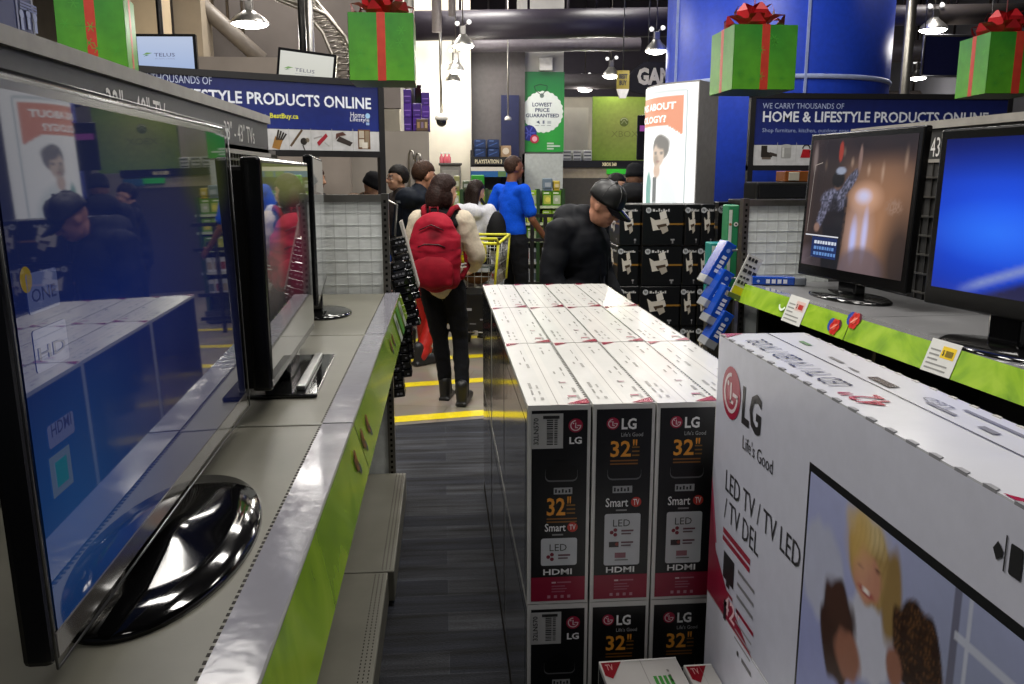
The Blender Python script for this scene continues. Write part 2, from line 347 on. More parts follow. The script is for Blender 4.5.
# ------------------------------------------------------------------ hanging lamps
def lamp(px, py, Y, lab, r=.17, E=60):
    c = aY(px, py, Y); t = thing('bell_lamp', lab, 'lamp', tuple(c), 0, 'hanging high bay lamps')
    m = MB(); m.lathe([(r, 0), (r*.97, .015), (r*.8, .06), (r*.45, .11), (.05, .14)], h('#c9c6c0'), 'metal', 20); m.build('shade', t, local=True)
    m = MB(); m.lathe([(.001, -.045), (r*.45, -.038), (r*.8, -.018), (r*.96, .006), (r*.5, .012), (.001, .012)], (1, .97, .9), 'lamp', 20); m.build('bulb', t, 'glowing white disc', local=True)
    m = MB(); m.rbox((-.04, -.04, .13), (.04, .04, .24), h('#8a8784'), 'metal', .01); m.build('ballast', t, local=True)
    for sx_, sz_ in ((-.07, .27), (.08, .29)):
        m = MB(); m.lathe([(.015, -.04), (.033, 0), (.001, .01)], (1, .98, .94), 'glow', 12, Mx.Translation((sx_, -.02, sz_)) @ Mx.Rotation(1.2, 4, 'X')); m.tube([(sx_, .03, sz_), (0, 0, sz_-.06)], .008, h('#8a8784'), 'metal', 5); m.build('spotlight', t, 'small bright spotlight', local=True)
    m = MB(); m.tube([(0, 0, .22), (0, 0, 5.22-c.z)], .008, h('#6a6660'), 'metal', 5); m.build('cord', t, local=True)
    ld = bpy.data.lights.new('lamp_light', 'POINT'); ld.energy = E*.6; ld.color = (1, .95, .87); ld.shadow_soft_size = .12
    lo = bpy.data.objects.new('lamp_light', ld); COL.objects.link(lo); lo.location = (c.x, c.y, c.z-.1); return t
lamp(250, 24, 9.8, 'big hanging bell lamp over the grey partition, left of the curved truss', .21, 90)
lamp(463, 46, 11.4, 'hanging bell lamp, nearest of the column of three over the shoppers', .15, 60)
lamp(456, 71, 12.4, 'hanging bell lamp, middle of the column of three over the shoppers', .12, 30)
lamp(453, 82, 12.9, 'hanging bell lamp, lowest of the column of three over the shoppers', .12, 40)
lamp(656, 51, 11.5, 'hanging bell lamp beside the upper left edge of the blue column', .15, 18)
lamp(611, 76, 14.4, 'hanging bell lamp just left of the yellow tag sign', .15, 60)
lamp(585, 90, 16.6, 'hanging bell lamp between the green tag sign and the yellow tag sign', .14, 60)
lamp(933, 30, 10.4, 'hanging bell lamp above the dark blue hanging banner', .17, 22)
lamp(917, 78, 15.0, 'hanging bell lamp at the lower left corner of the dark blue banner', .17, 50)
lamp(1010, 108, 16.5, 'hanging bell lamp low at the right edge under the rightmost gift box', .15, 40)
lamp(898, 98, 17.0, 'far small hanging bell lamp just over the right blue sign, right of the column', .13, 40)
lamp(960, 97, 17.0, 'far small hanging bell lamp under the left side of the rightmost gift box', .13, 40)
# area lights added overhead to brighten the scene, no fittings built
LS = .44
def fill_light(x, y, E, sx=1.2, sy=.5, z=4.9, col=(1, .96, .9)):
    ld = bpy.data.lights.new('fill_area_light', 'AREA'); ld.shape = 'RECTANGLE'; ld.size = sx; ld.size_y = sy; ld.energy = E*LS; ld.color = col
    o = bpy.data.objects.new('fill_area_light', ld); COL.objects.link(o); o.location = (x, y, z)
for x, y, E in ((-.6, 4.2, 210), (1.2, 3.6, 210), (2.6, 5.5, 130), (0.4, 6.8, 170), (-2.5, 6.2, 130), (-.3, 9.5, 190), (2.6, 8.0, 130), (.2, 12.3, 200), (3.0, 12.5, 110), (.5, 15.6, 200), (-2.4, 11.4, 120), (5.5, 10, 130), (1.0, -1.2, 60), (-2.2, 1.6, 150), (-2.4, 3.4, 120), (-1.0, 12.2, 130)):
    fill_light(x, y, E)
# ================================================================== LEFT GONDOLA
GREY = h('#6c6a5f'); DK = h('#2c2a29')
def left_section(y0, y1, lab, text=None, tpx=None, fx=-.232, hdr=True, panel=False, y1h=None):
    t = thing('gondola_shelf', lab, 'shelf unit', (-.55, (y0+y1)/2, 0)); g = .004
    m = MB(); m.rbox((-.83, y0+g, 1.07), (-.226, y1-g, 1.1), GREY, 'deck', .004)
    y = y0+.02
    while y < y1-.02: m.box((-.2985, y, 1.1), (-.2925, y+.008, 1.1006), h('#33302d'), 'matte'); y += .0165
    m.build('deck', t, 'grey metal top deck')
    m = MB(); m.box((-.292, y0+g, 1.1002), (-.222, y1-g, 1.1035), h('#8b8a92'), 'sleeve')
    m.add([(-.222, y0+g, 1.1035), (-.2195, y0+g, 1.1), (-.186, y0+g, .985), (-.190, y0+g, .985), (-.222, y1-g, 1.1035), (-.2195, y1-g, 1.1), (-.186, y1-g, .985), (-.190, y1-g, .985)],
          [(0, 1, 5, 4), (2, 3, 7, 6), (3, 0, 4, 7), (0, 3, 2, 1), (4, 5, 6, 7)], h('#9a9a98'), 'gloss')
    m.build('plastic_sleeve', t, 'clear plastic sleeve over the deck edge')
    m = MB(); n = 14
    for k in range(n):
        a = y0+g+(y1-y0-2*g)*k/n; b = y0+g+(y1-y0-2*g)*(k+1)/n
        c = [mix(h('#b9c9a0'), h('#ffffff'), random.random())]*4
        m.add([(-.2185, a, 1.1), (-.2185, b, 1.1), (-.1848, b, .985), (-.1848, a, .985)], [(0, 3, 2, 1)], (1, 1, 1), 'strip')
    p = Pan(m, (-.2185, y0, 1.1), (0, 1, 0), V((-.0337, 0, .115)), 'print', .001)
    p.N = V((.96, 0, .28))
    for du in ((.03, .16) if y0 > 1 else (1.08,)):
        p.circ(du, -.055, .02, h('#4a3a18'), 1); p.circ(du+.025, -.075, .014, h('#2c3c4a'), 1); p.circ(du+.015, -.04, .013, h('#7a4a26'), 2)
        for a in range(5): p.circ(du+.013*math.cos(a*1.257), -.055+.013*math.sin(a*1.257), .006, h('#8a5534'), 3)
    if panel:
        for du in (.42, .80): p.rect(du, -.118, du+.11, -.004, h('#9aa196'), 4); p.rect(du+.02, -.07, du+.08, -.03, h('#5f665a'), 5)
        p.rect(.60, -.118, .72, -.004, h('#3f7d2a'), 4)
    m.build('price_strip', t, 'green printed strip')
    m = MB(); m.rbox((-.80, y0+g, .02), (fx, y1-g, .15), h('#737166'), 'deck', .006)
    for xx in (-.05, -.035, -.02):
        y = y0+.02
        while y < y1-.02: m.box((fx+xx, y, .15), (fx+xx+.004, y+.008, .1505), h('#2f2d28'), 'matte'); y += .02
    m.build('base_deck', t)
    # slotted back panel
    m = MB(); m.box((-.84, y0, 0), (-.80, y1, 1.8), h('#4a4642'), 'satin')
    z = 1.14
    while z < 1.77:
        m.box((-.80, y0, z), (-.788, y1, z+.008), h('#8b8780'), 'metal'); z += .075
    y = y0+.02
    while y < y1: m.box((-.80, y, 1.1), (-.793, y+.006, 1.78), h('#7d7972'), 'metal'); y += .045
    m.build('back_panel', t, 'slotted grey back panel')
    if hdr:
        ye = y1h or y1; m = MB(); m.box((-.86, y0, 1.78), (-.80, ye, 1.915), h('#3b3a3a'), 'satin'); m.box((-.88, y0, 1.915), (-.785, ye, 1.95), h('#8f8b84'), 'satin'); m.box((-.865, y0, 1.766), (-.79, ye, 1.782), h('#8f8b84'), 'satin')
        if text:
            p = Pan(m, (-.80, 0, 0), (0, 1, 0), (0, 0, 1), 'print', .001)
            u0, v0 = p.px(*tpx[0]); u1 = p.px(*tpx[1])[0]; p.text(text, u0, v0 if len(tpx) > 2 else v0-.083, u1, p.px(*tpx[2])[1] if len(tpx) > 2 else v0, h('#d8d6d2'), 2, 0.0)
        m.build('header', t, 'dark header with white lettering')
    m = MB(); m.box((-.86, y1-.02, 0), (-.79, y1+.0, 1.76), h('#55514b'), 'metal'); m.build('upright', t)
    return t
left_section(.76, 1.975, 'grey left-hand TV shelf section nearest the camera with green price strip', fx=-.235)
left_section(1.975, 3.145, 'grey left-hand TV shelf section in the middle, holding a thick-backed TV', '32" - 40" TVs', ((104, 86), (167, 101)), fx=-.235)
left_section(3.145, 4.29, 'grey left-hand TV shelf section at the far end of the aisle', '33" - 43" TVs', ((224, 139), (254, 143), (224, 120)), fx=-.212, panel=True, y1h=4.12)
# end panel
def end_panel(x0, x1, y, zt, lab, side, rz=0, loc=None):
    t = thing('end_panel', lab, 'shelf end panel', loc or ((x0+x1)/2, y, 0), rz)
    ox = 0 if loc else (x0+x1)/2; oy = 0 if loc else y
    a, b = x0-ox, x1-ox
    m = MB(); m.box((a, .0, .1), (b, .02, zt-.03), h('#e6eae8'), 'satin')
    x = a+.05
    while x < b-.03: m.box((x, -.002, 1.1), (x+.004, 0, zt-.03), h('#d2d6d4'), 'satin'); x += .06
    z = 1.14
    while z < zt-.05: m.box((a, -.002, z), (b, 0, z+.004), h('#d4d8d6'), 'satin'); z += .06
    m.build('grid_board', t, local=True)
    m = MB(); m.box((a, -.012, zt-.035), (b, .028, zt), h('#8d8b85'), 'metal'); m.build('top_rail', t, local=True)
    m = MB(); u0, u1 = (b-.0, b+.035) if side > 0 else (a-.035, a)
    m.box((u0, -.01, 0), (u1, .04, zt+.005), h('#76736d'), 'metal')
    z = .08
    while z < zt-.02: m.box(((u0+u1)/2-.006, -.0115, z), ((u0+u1)/2+.006, -.0095, z+.014), h('#141312'), 'matte'); z += .03
    m.build('upright', t, 'slotted grey post', local=True)
end_panel(-.83, -.302, 4.31, 1.59, 'pale grid board closing the far end of the left-hand TV shelves', 1)
# ================================================================== RIGHT GONDOLA (turned a little)
RG = V((1.64, 4.56, 0)); RZ = math.radians(3.0)
RM = Mx.Translation(RG) @ Mx.Rotation(RZ, 4, 'Z')
def rw(x, y, z): return RM @ V((x, y, z))
def right_section(y0, y1, lab, text=None, first=False):
    t = thing('gondola_shelf', lab, 'shelf unit', tuple(RG), RZ); g = .003
    m = MB(); m.rbox((0.006, y0+g, 1.068), (.62, y1-g, 1.1), h('#6e6e70'), 'deck', .004); m.build('deck', t, 'grey metal top deck', local=True)
    m = MB(); m.box((.0, y0+g, 1.1), (.06, y1-g, 1.103), h('#8b8b8c'), 'gloss'); m.build('plastic_sleeve', t, local=True)
    m = MB(); n = 1
    m.add([(.0, y0+g, 1.103), (.0, y1-g, 1.103), (-.035, y1-g, 1.005), (-.035, y0+g, 1.005)], [(0, 1, 2, 3)], (1.25, 1.3, 1.1), 'strip')
    m.add([(.004, y0+g, 1.103), (.004, y1-g, 1.103), (-.031, y1-g, 1.005), (-.031, y0+g, 1.005)], [(3, 2, 1, 0)], h('#777777'), 'gloss')
    if first:
        p = Pan(m, (0, 0, 1.103), (0, -1, 0), V((.035, 0, .098)), 'print', .0012); p.N = V((-.94, 0, .34))
        for u, w in (fl(835, 327), fl(855, 321)):
            p.circ(u-.03, w+.005, .03, h('#28439a'), 1); p.circ(u+.022, w+.012, .024, h('#5a2430'), 1)
            for a in range(6): p.circ(u+.022*math.cos(a*1.047), w+.022*math.sin(a*1.047), .016, h('#c8281e'), 2)
            p.circ(u, w, .014, h('#e8604a'), 3)
            p.line([(u-.02, w-.012), (u+.02, w+.014)], .006, h('#f0a090'), 4)
        p.ring(.57, -.035, .028, .04, h('#e8f4e0'), 3, 200, 330)
    m.build('price_strip', t, 'green printed strip', local=True)
    m = MB(); m.rbox((.0, y0+g, .02), (.6, y1-g, .15), h('#4d4b47'), 'deck', .006); m.build('base_deck', t, local=True)
    m = MB(); m.box((.60, y0, 0), (.64, y1, 1.76), h('#3e3d3c'), 'satin')
    z = 1.13
    while z < 1.74: m.box((.588, y0, z), (.60, y1, z+.008), h('#918e88'), 'metal'); z += .09
    y = y0+.02
    while y < y1: m.box((.594, y, 1.1), (.60, y+.006, 1.75), h('#6c6a66'), 'metal'); y += .06
    m.build('back_panel', t, 'slotted grey back panel', local=True)
    m = MB(); m.box((.60, y0, 1.755), (.66, y1, 1.895), h('#232323'), 'satin'); m.box((.58, y0, 1.895), (.67, y1, 1.93), h('#8f8b84'), 'satin'); m.box((.59, y0, 1.742), (.66, y1, 1.757), h('#8f8b84'), 'satin')
    if text:
        p = Pan(m, (.60, 0, 0), (0, -1, 0), (0, 0, 1), 'print', .001)
        p.text(text, *tpos(text), h('#dcdad6'), 2, 0.0)
    m.build('header', t, 'dark header with white lettering', local=True)
    m = MB(); m.box((.10, y1-.03, .15), (.595, y1-.005, 1.066), h('#55534f'), 'metal'); m.build('bracket', t, local=True)
    return t
def fl(x, y):
    inv = RM.inverted(); N = RM.to_3x3() @ V((-.94, 0, .34)); O = rw(0, 0, 1.103); d = ray(x, y); q = inv @ (EYE+d*((O-EYE).dot(N)/d.dot(N))); return -q.y, (q.z-1.103)/.942
def tpos(t):
    # the 43" lettering is seen between the two televisions
    inv = RM.inverted(); N = RM.to_3x3() @ V((1, 0, 0)); O = rw(.6, 0, 0); r = []
    for x, y in ((930.5, 157), (945.5, 136)):
        d = ray(x, y); q = inv @ (EYE+d*((O-EYE).dot(N)/d.dot(N))); r.append((-q.y, q.z))
    return r[0][0], r[0][1], r[1][0], r[1][1]
right_section(-1.18, 0, 'grey right-hand TV shelf section at the far end, under the TV showing a stage performer', '43"', True)
right_section(-2.36, -1.18, 'grey right-hand TV shelf section in the middle, under the TV showing a blue picture')
right_section(-3.54, -2.36, 'grey right-hand TV shelf section nearest the camera beside the white box')
end_panel(0.035, .62, 0, 1.555, 'pale grid board closing the far end of the right-hand TV shelves', -1, RZ, tuple(rw(0, .03, 0)))
# price cards in the strip
def price_card(pxs, lab, bars):
    N = RM.to_3x3() @ V((-.94, 0, .34)); O = rw(0, 0, 1.103)+N*.002; pts = []
    for x, y in pxs:
        d = ray(x, y); pts.append(EYE+d*((O-EYE).dot(N)/d.dot(N)))
    m = MB(); U = pts[1]-pts[0]; W = pts[3]-pts[0]; U = U.length; Wl = W.length
    ux = (pts[1]-pts[0]).normalized(); wx = N.cross(ux); wx = wx if wx.z > 0 else -wx
    p = Pan(m, pts[0], ux, wx, 'print', .0006); p.N = N.normalized()
    p.rect(0, 0, U, Wl, h('#d6d6d2'), 0); p.mb.add([p.P(0, 0, -2), p.P(U, 0, -2), p.P(U, Wl, -2), p.P(0, Wl, -2)], [(3, 2, 1, 0)], h('#bbbbbb'), 'print')
    p.rect(U*.45, Wl*.5, U*.9, Wl*.85, h('#e8c62a') if bars else h('#d8b8b0'), 1)
    for k in range(5): p.rect(U*.08, Wl*(.1+.14*k), U*(.42 if k > 1 else .8), Wl*(.15+.14*k), h('#8d8d8a'), 1)
    p.text('$', U*.5, Wl*.55, U*.56, Wl*.75, h('#333333'), 3); p.rect(U*.6, Wl*.56, U*.84, Wl*.74, h('#b03028') if not bars else h('#7a6a20'), 2)
    o = m.build('price_card'); tag(o, lab, 'price card', 'price cards in the right green strip')
price_card([(781, 320), (799, 327), (813, 302), (790, 294)], 'white price card in the right green strip below the stage TV', False)
price_card([(920, 369), (949, 379), (962, 349), (938, 340)], 'white price card with a yellow patch in the right green strip near the camera', True)
# ================================================================== TELEVISIONS
def make_tv(lab, L, R, zb, w, hh, depth, base, fn, tilt=0, side_px=None, extra=None, edge='#0b0b0c', nx=64, ny=40, bez=.022, z0=1.1, chrome=False, boff=0, sm='screen'):
    """L,R: lower corners (x,y) as seen from the front"""
    L = V((L[0], L[1], 0)); R = V((R[0], R[1], 0)); d = (R-L); w = d.length; rz = math.atan2(d.y, d.x); c = (L+R)/2
    t = thing('television', lab, 'television', (c.x, c.y, z0), rz); b = zb-z0
    S = Mx.Identity(4); S[1][2] = tilt; S[1][3] = -tilt*b          # lean back: y grows with z
    m = MB(); E = h(edge)
    m.rbox((-w/2, -.006, b), (w/2, depth*.55, b+hh), E, 'bezel', .008, 2, S)
    m.rbox((-w/2+.05, depth*.4, b+.05), (w/2-.05, depth, b+hh-.05), h('#111112'), 'satin', .02, 2, S)
    if depth > .06: m.rbox((-w/2+.004, .01, b+.004), (w/2-.004, depth, b+hh-.02), h('#060607'), 'matte', .012, 2, S)
    m.build('casing', t, local=True)
    m = MB(); p = Pan(m, S @ V((-w/2+bez, -.0065, b+bez*1.9)), (1, 0, 0), (S @ V((0, 0, 1))-S @ V((0, 0, 0))), sm, .0006)
    sw, sh = w-2*bez, hh-bez*2.9
    p.grid(0, 0, sw, sh, nx, ny, fn, 0)
    if extra: extra(p, sw, sh)
    m.build('screen', t, local=True)
    if chrome:
        m = MB(); y = -.010
        for a, bb in (((-w/2, b), (w/2, b)), ((w/2, b), (w/2, b+hh)), ((w/2, b+hh), (-w/2, b+hh)), ((-w/2, b+hh), (-w/2, b))):
            m.tube([S @ V((a[0], y, a[1])), S @ V((bb[0], y, bb[1]))], .0018, h('#6a6a6a'), 'metal', 6)
        m.rbox((-w/2+.01, -.0085, b+.006), (w/2-.01, -.006, b+.036), h('#55524e'), 'gloss', .002, 1, S)
        m.build('trim', t, 'bright metal edge trim', local=True)
    m = MB()
    if base == 'oval':
        bx = boff; prof = [(.30, 0), (.30, .007), (.292, .013), (.2, .02), (.07, .026), (.045, .03)]
        m.lathe(prof, BLACK, 'piano', 48, Mx.Translation((bx, 0, 0)), 1, .46)
        m.build('stand_base', t, 'glossy black oval foot', local=True)
        m = MB(); m.lathe([(.05, .03), (.045, .06), (.06, b+.08)], BLACK, 'gloss', 20, Mx.Translation((bx, depth*.5+.02, 0)), 1.3, .5); m.build('stand_neck', t, local=True)
    elif base == 'round':
        m.lathe([(.17, 0), (.17, .008), (.15, .016), (.04, .022)], h('#141414'), 'gloss', 40, Mx.Translation((boff, .0, 0)), 1, .7); m.build('stand_base', t, 'glossy black round foot', local=True)
        m = MB(); m.rbox((boff-.05, .0, .018), (boff+.05, depth, b+.06), BLACK, 'gloss', .01); m.build('stand_neck', t, local=True)
    elif base == 'plate':
        m.rbox((-.26, -.09, 0), (.26, .13, .012), h('#151515'), 'gloss', .004); m.rbox((-.22, -.055, .012), (.22, -.03, .026), h('#9a9a98'), 'metal', .004); m.build('stand_base', t, 'black rectangular foot with metal bar', local=True)
        m = MB(); m.rbox((-.10, .0, .01), (.10, depth, b+.06), BLACK, 'gloss', .01); m.build('stand_neck', t, local=True)
    elif base == 'ellipse':
        m.lathe([(.27, 0), (.27, .008), (.25, .016), (.06, .024)], h('#0d0d0e'), 'gloss', 40, Mx.Translation((boff, .02, 0)), 1, .52); m.build('stand_base', t, 'glossy black oval foot', local=True)
        m = MB(); m.rbox((boff-.07, -.0, .02), (boff+.07, depth, b+.06), BLACK, 'gloss', .01); m.build('stand_neck', t, local=True)
    return t
K0 = (0, 0, 0)
def fn_big(a, b):
    c = mix((.002, .004, .03), (.008, .028, .20), ell(a, b, .30, .42, .42, .42, .6))
    c = mix(c, (.012, .085, .30), ell(a, b, .10, .18, .20, .20, .8))
    c = mix(c, (.004, .012, .10), ell(a, b, .62, .25, .3, .25, .8)*.7)
    c = mix(c, (.02, .03, .09), ell(a, b, .16, .93, .3, .2, .8)*.6)
    c = mix(c, (.055, .07, .012), ell(a, b, .83, .86, .17, .13, .35)*.85)  # olive corner is a reflection painted into the screen glow
    c = tuple(q*.34 for q in c); return mix(c, K0, max(0, (a-.9)*6))
def ex_big(p, w, hh):
    for (u, v, du, dv, tx) in ((.03, .60, .10, .075, 'ONE'), (.03, .49, .11, .08, 'HD'), (.035, .34, .09, .045, 'HDMI')):
        p.rrect(u, v*hh, u+du*w*.75, (v+dv)*hh*1.0, .004, (.035, .045, .11), 1, 'screen'); p.text(tx, u+.008, (v+.02)*hh, u+du*w*.75-.008, (v+.045)*hh, (.01, .015, .06), 2, .01, 'screen')
    p.rect(.03, .245*hh, .085, .325*hh, (.035, .055, .10), 1, 'screen'); p.rect(.042, .26*hh, .073, .31*hh, (.004, .06, .09), 2, 'screen')
    p.circ(.032, .665*hh, .014, (.10, .07, .01), 1, 'screen')
make_tv('big black TV with an oval glossy foot at the left edge, blue glowing screen', (-.434, .875), (-.464, 1.955), 1.155, 1.07, .630, .05, 'oval', fn_big, tilt=.02, chrome=True, extra=ex_big, boff=-.10, bez=.018)
def fn_t2(a, b):  # olive top and dim patches: reflections painted into the screen picture
    c = mix((.012, .012, .012), (.10, .11, .035), ell(a, b, .55, 1.0, .7, .17, .3))
    c = mix(c, (.01, .03, .12), ell(a, b, .12, .70, .12, .15, .4)); c = mix(c, (.06, .05, .045), ell(a, b, .15, .50, .2, .16, .5))
    c = mix(c, (.06, .005, .015), ell(a, b, .60, .50, .25, .25, .5)); c = mix(c, (.05, .05, .045), ell(a, b, .5, .05, .8, .14, .4)); return c
make_tv('thick-backed black TV on a rectangular foot, middle of the three left-hand TVs', (-.425, 2.05), (-.45, 2.92), 1.165, .87, .56, .075, 'plate', fn_t2, bez=.014)
make_tv('farthest left-hand TV, mostly hidden, standing on a round black foot', (-.462, 3.12), (-.545, 3.98), 1.21, .86, .545, .05, 'round', lambda a, b: mix((.03, .03, .03), (.14, .14, .13), b), bez=.012, boff=.10)
def sr(x): return math.sin(x*127.1)*43758.5 % 1
def fn_stage(a, b):
    c = mix((.035, .022, .022), (.10, .06, .045), ell(a, b, .60, .45, .5, .5, .7))
    c = mix(c, (.36, .18, .095), ell(a, b, .70, .38, .24, .36, .7)*.85); c = mix(c, (.30, .15, .08), ell(a, b, .88, .55, .2, .2, .8)*.5)
    c = mix(c, (.62, .36, .24), ell(a, b, .60, .56, .11, .08, .7)); c = mix(c, (.55, .55, .78), ell(a, b, .585, .565, .06, .045, .6))
    c = mix(c, (.48, .32, .28), ell(a, b, .57, .27, .10, .20, .7)*.9); c = mix(c, (.45, .47, .80), ell(a, b, .525, .24, .028, .13, .6)); c = mix(c, (.50, .48, .74), ell(a, b, .63, .29, .024, .15, .6))
    for x, y, q in ((.735, .74, 1), (.605, .76, .6), (.925, .84, 1.2), (.17, .80, .6), (.44, .82, .5), (.35, .9, .5)): c = mix(c, (.42, .28, .2), ell(a, b, x, y, .011, .055*q, .8)*.75)
    c = mix(c, (.015, .013, .017), ell(a, b, .70, .98, .5, .14, .5)*.85)
    c = mix(c, (.13, .095, .11), max(ell(a, b, .62, .02, .22, .17, .15), ell(a, b, .10, .06, .13, .10, .3))*.85)
    c = mix(c, (.018, .014, .014), ell(a, b, .95, .13, .14, .34, .5)*.85)
    # dark drape behind, left half
    c = mix(c, (.016, .014, .017), ell(a, b, .20, .45, .17, .75, .3)*.75)
    # performer seen from behind with a raised arm: jacket, legs, arms, head, cap
    n = sr(int(a*90)*1.7+int(b*70)*3.1); den = mix((.035, .037, .055), (.20, .20, .30), n*n)
    c = mix(c, (.010, .010, .013), max(ell(a, b, .27, .12, .055, .22, .1), ell(a, b, .36, .12, .05, .22, .1)))
    c = mix(c, (.012, .012, .016), ell(a, b, .30, .40, .115, .22, .1)); c = mix(c, den, ell(a, b, .29, .53, .135, .085, .15)); c = mix(c, (.012, .012, .016), ell(a, b, .30, .44, .05, .12, .2)*.9)
    c = mix(c, den, ell(a, b, .185, .43, .04, .14, .15, -.35)); c = mix(c, (.24, .14, .11), ell(a, b, .135, .31, .03, .035, .2))
    c = mix(c, den, ell(a, b, .43, .66, .042, .13, .15, -.62)); c = mix(c, (.22, .14, .12), ell(a, b, .515, .84, .016, .10, .2))
    c = mix(c, (.17, .10, .08), ell(a, b, .315, .64, .035, .03, .2)); c = mix(c, (.011, .011, .013), ell(a, b, .315, .69, .065, .065, .12)); c = mix(c, (.26, .29, .38), ell(a, b, .335, .755, .05, .028, .2)); c = mix(c, (.30, .04, .025), ell(a, b, .315, .90, .022, .075, .15))
    c = mix(c, (.012, .012, .016), ell(a, b, .405, .28, .022, .30, .15, -.06)*(.6+.4*n))
    c = mix(c, (.28, .17, .12), ell(a, b, .865, .50, .065, .05, .4)*(1 if n > .45 else .15))
    c = mix(c, (.22, .17, .16), ell(a, b, .045, .86, .022, .1, .4)*.7)
    return c
def ex_stage2(p, w, hh):
    p.line([(.02*w, .245*hh), (.38*w, .245*hh)], .006, (.7, .7, .75), 1, 'screen')
    p.rect(.10*w, .07*hh, .375*w, .235*hh, (.012, .025, .10), 1, 'screen')
    for k, cc in enumerate(((.6, .65, .75), (.12, .25, .55), (.12, .25, .55))):
        x = .13
        while x < .35: q = random.uniform(.012, .03); p.rect(x*w, (.18-.045*k)*hh, (x+q)*w, (.205-.045*k)*hh, cc, 2, 'screen'); x += q+.008
    p.line([(.03*w, .27*hh), (.05*w, .8*hh)], .004, (.25, .22, .2), 1, 'screen'); p.line([(.05*w, .8*hh), (.13*w, .82*hh)], .004, (.3, .25, .22), 1, 'screen')
make_tv('black TV on the right shelf showing a stage performer and orange light', (1.872, 4.35), (1.99, 3.50), 1.175, .86, .715, .06, 'ellipse', fn_stage, sm='screenm', tilt=.045, extra=ex_stage2, nx=110, ny=90, bez=.03)
def fn_blue(a, b):
    c = mix((.002, .012, .25), (.010, .09, .85), ell(a, b, .35, .45, .4, .35, .8))
    c = mix(c, (.0, .004, .06), max(0, (b-.72)*3)); c = mix(c, (.03, .2, .95), ell(a, b, .3, .4, .2, .12, .9)*.6)
    d = (b-.0)-(a-.18)*.62
    if a > .12: c = mix(c, (.20, .26, .55), max(0, 1-abs(d-.03)/.05)*min(1, (a-.12)*8))
    if d < -.02: c = mix(c, (.012, .012, .06), min(1, (-.02-d)*18))
    return c
make_tv('black TV at the right edge showing a bright blue picture', (1.80, 3.03), (1.965, 2.04), 1.215, 1.0, .63, .05, 'ellipse', fn_blue, sm='screenm', tilt=.02, boff=-.12, bez=.035)
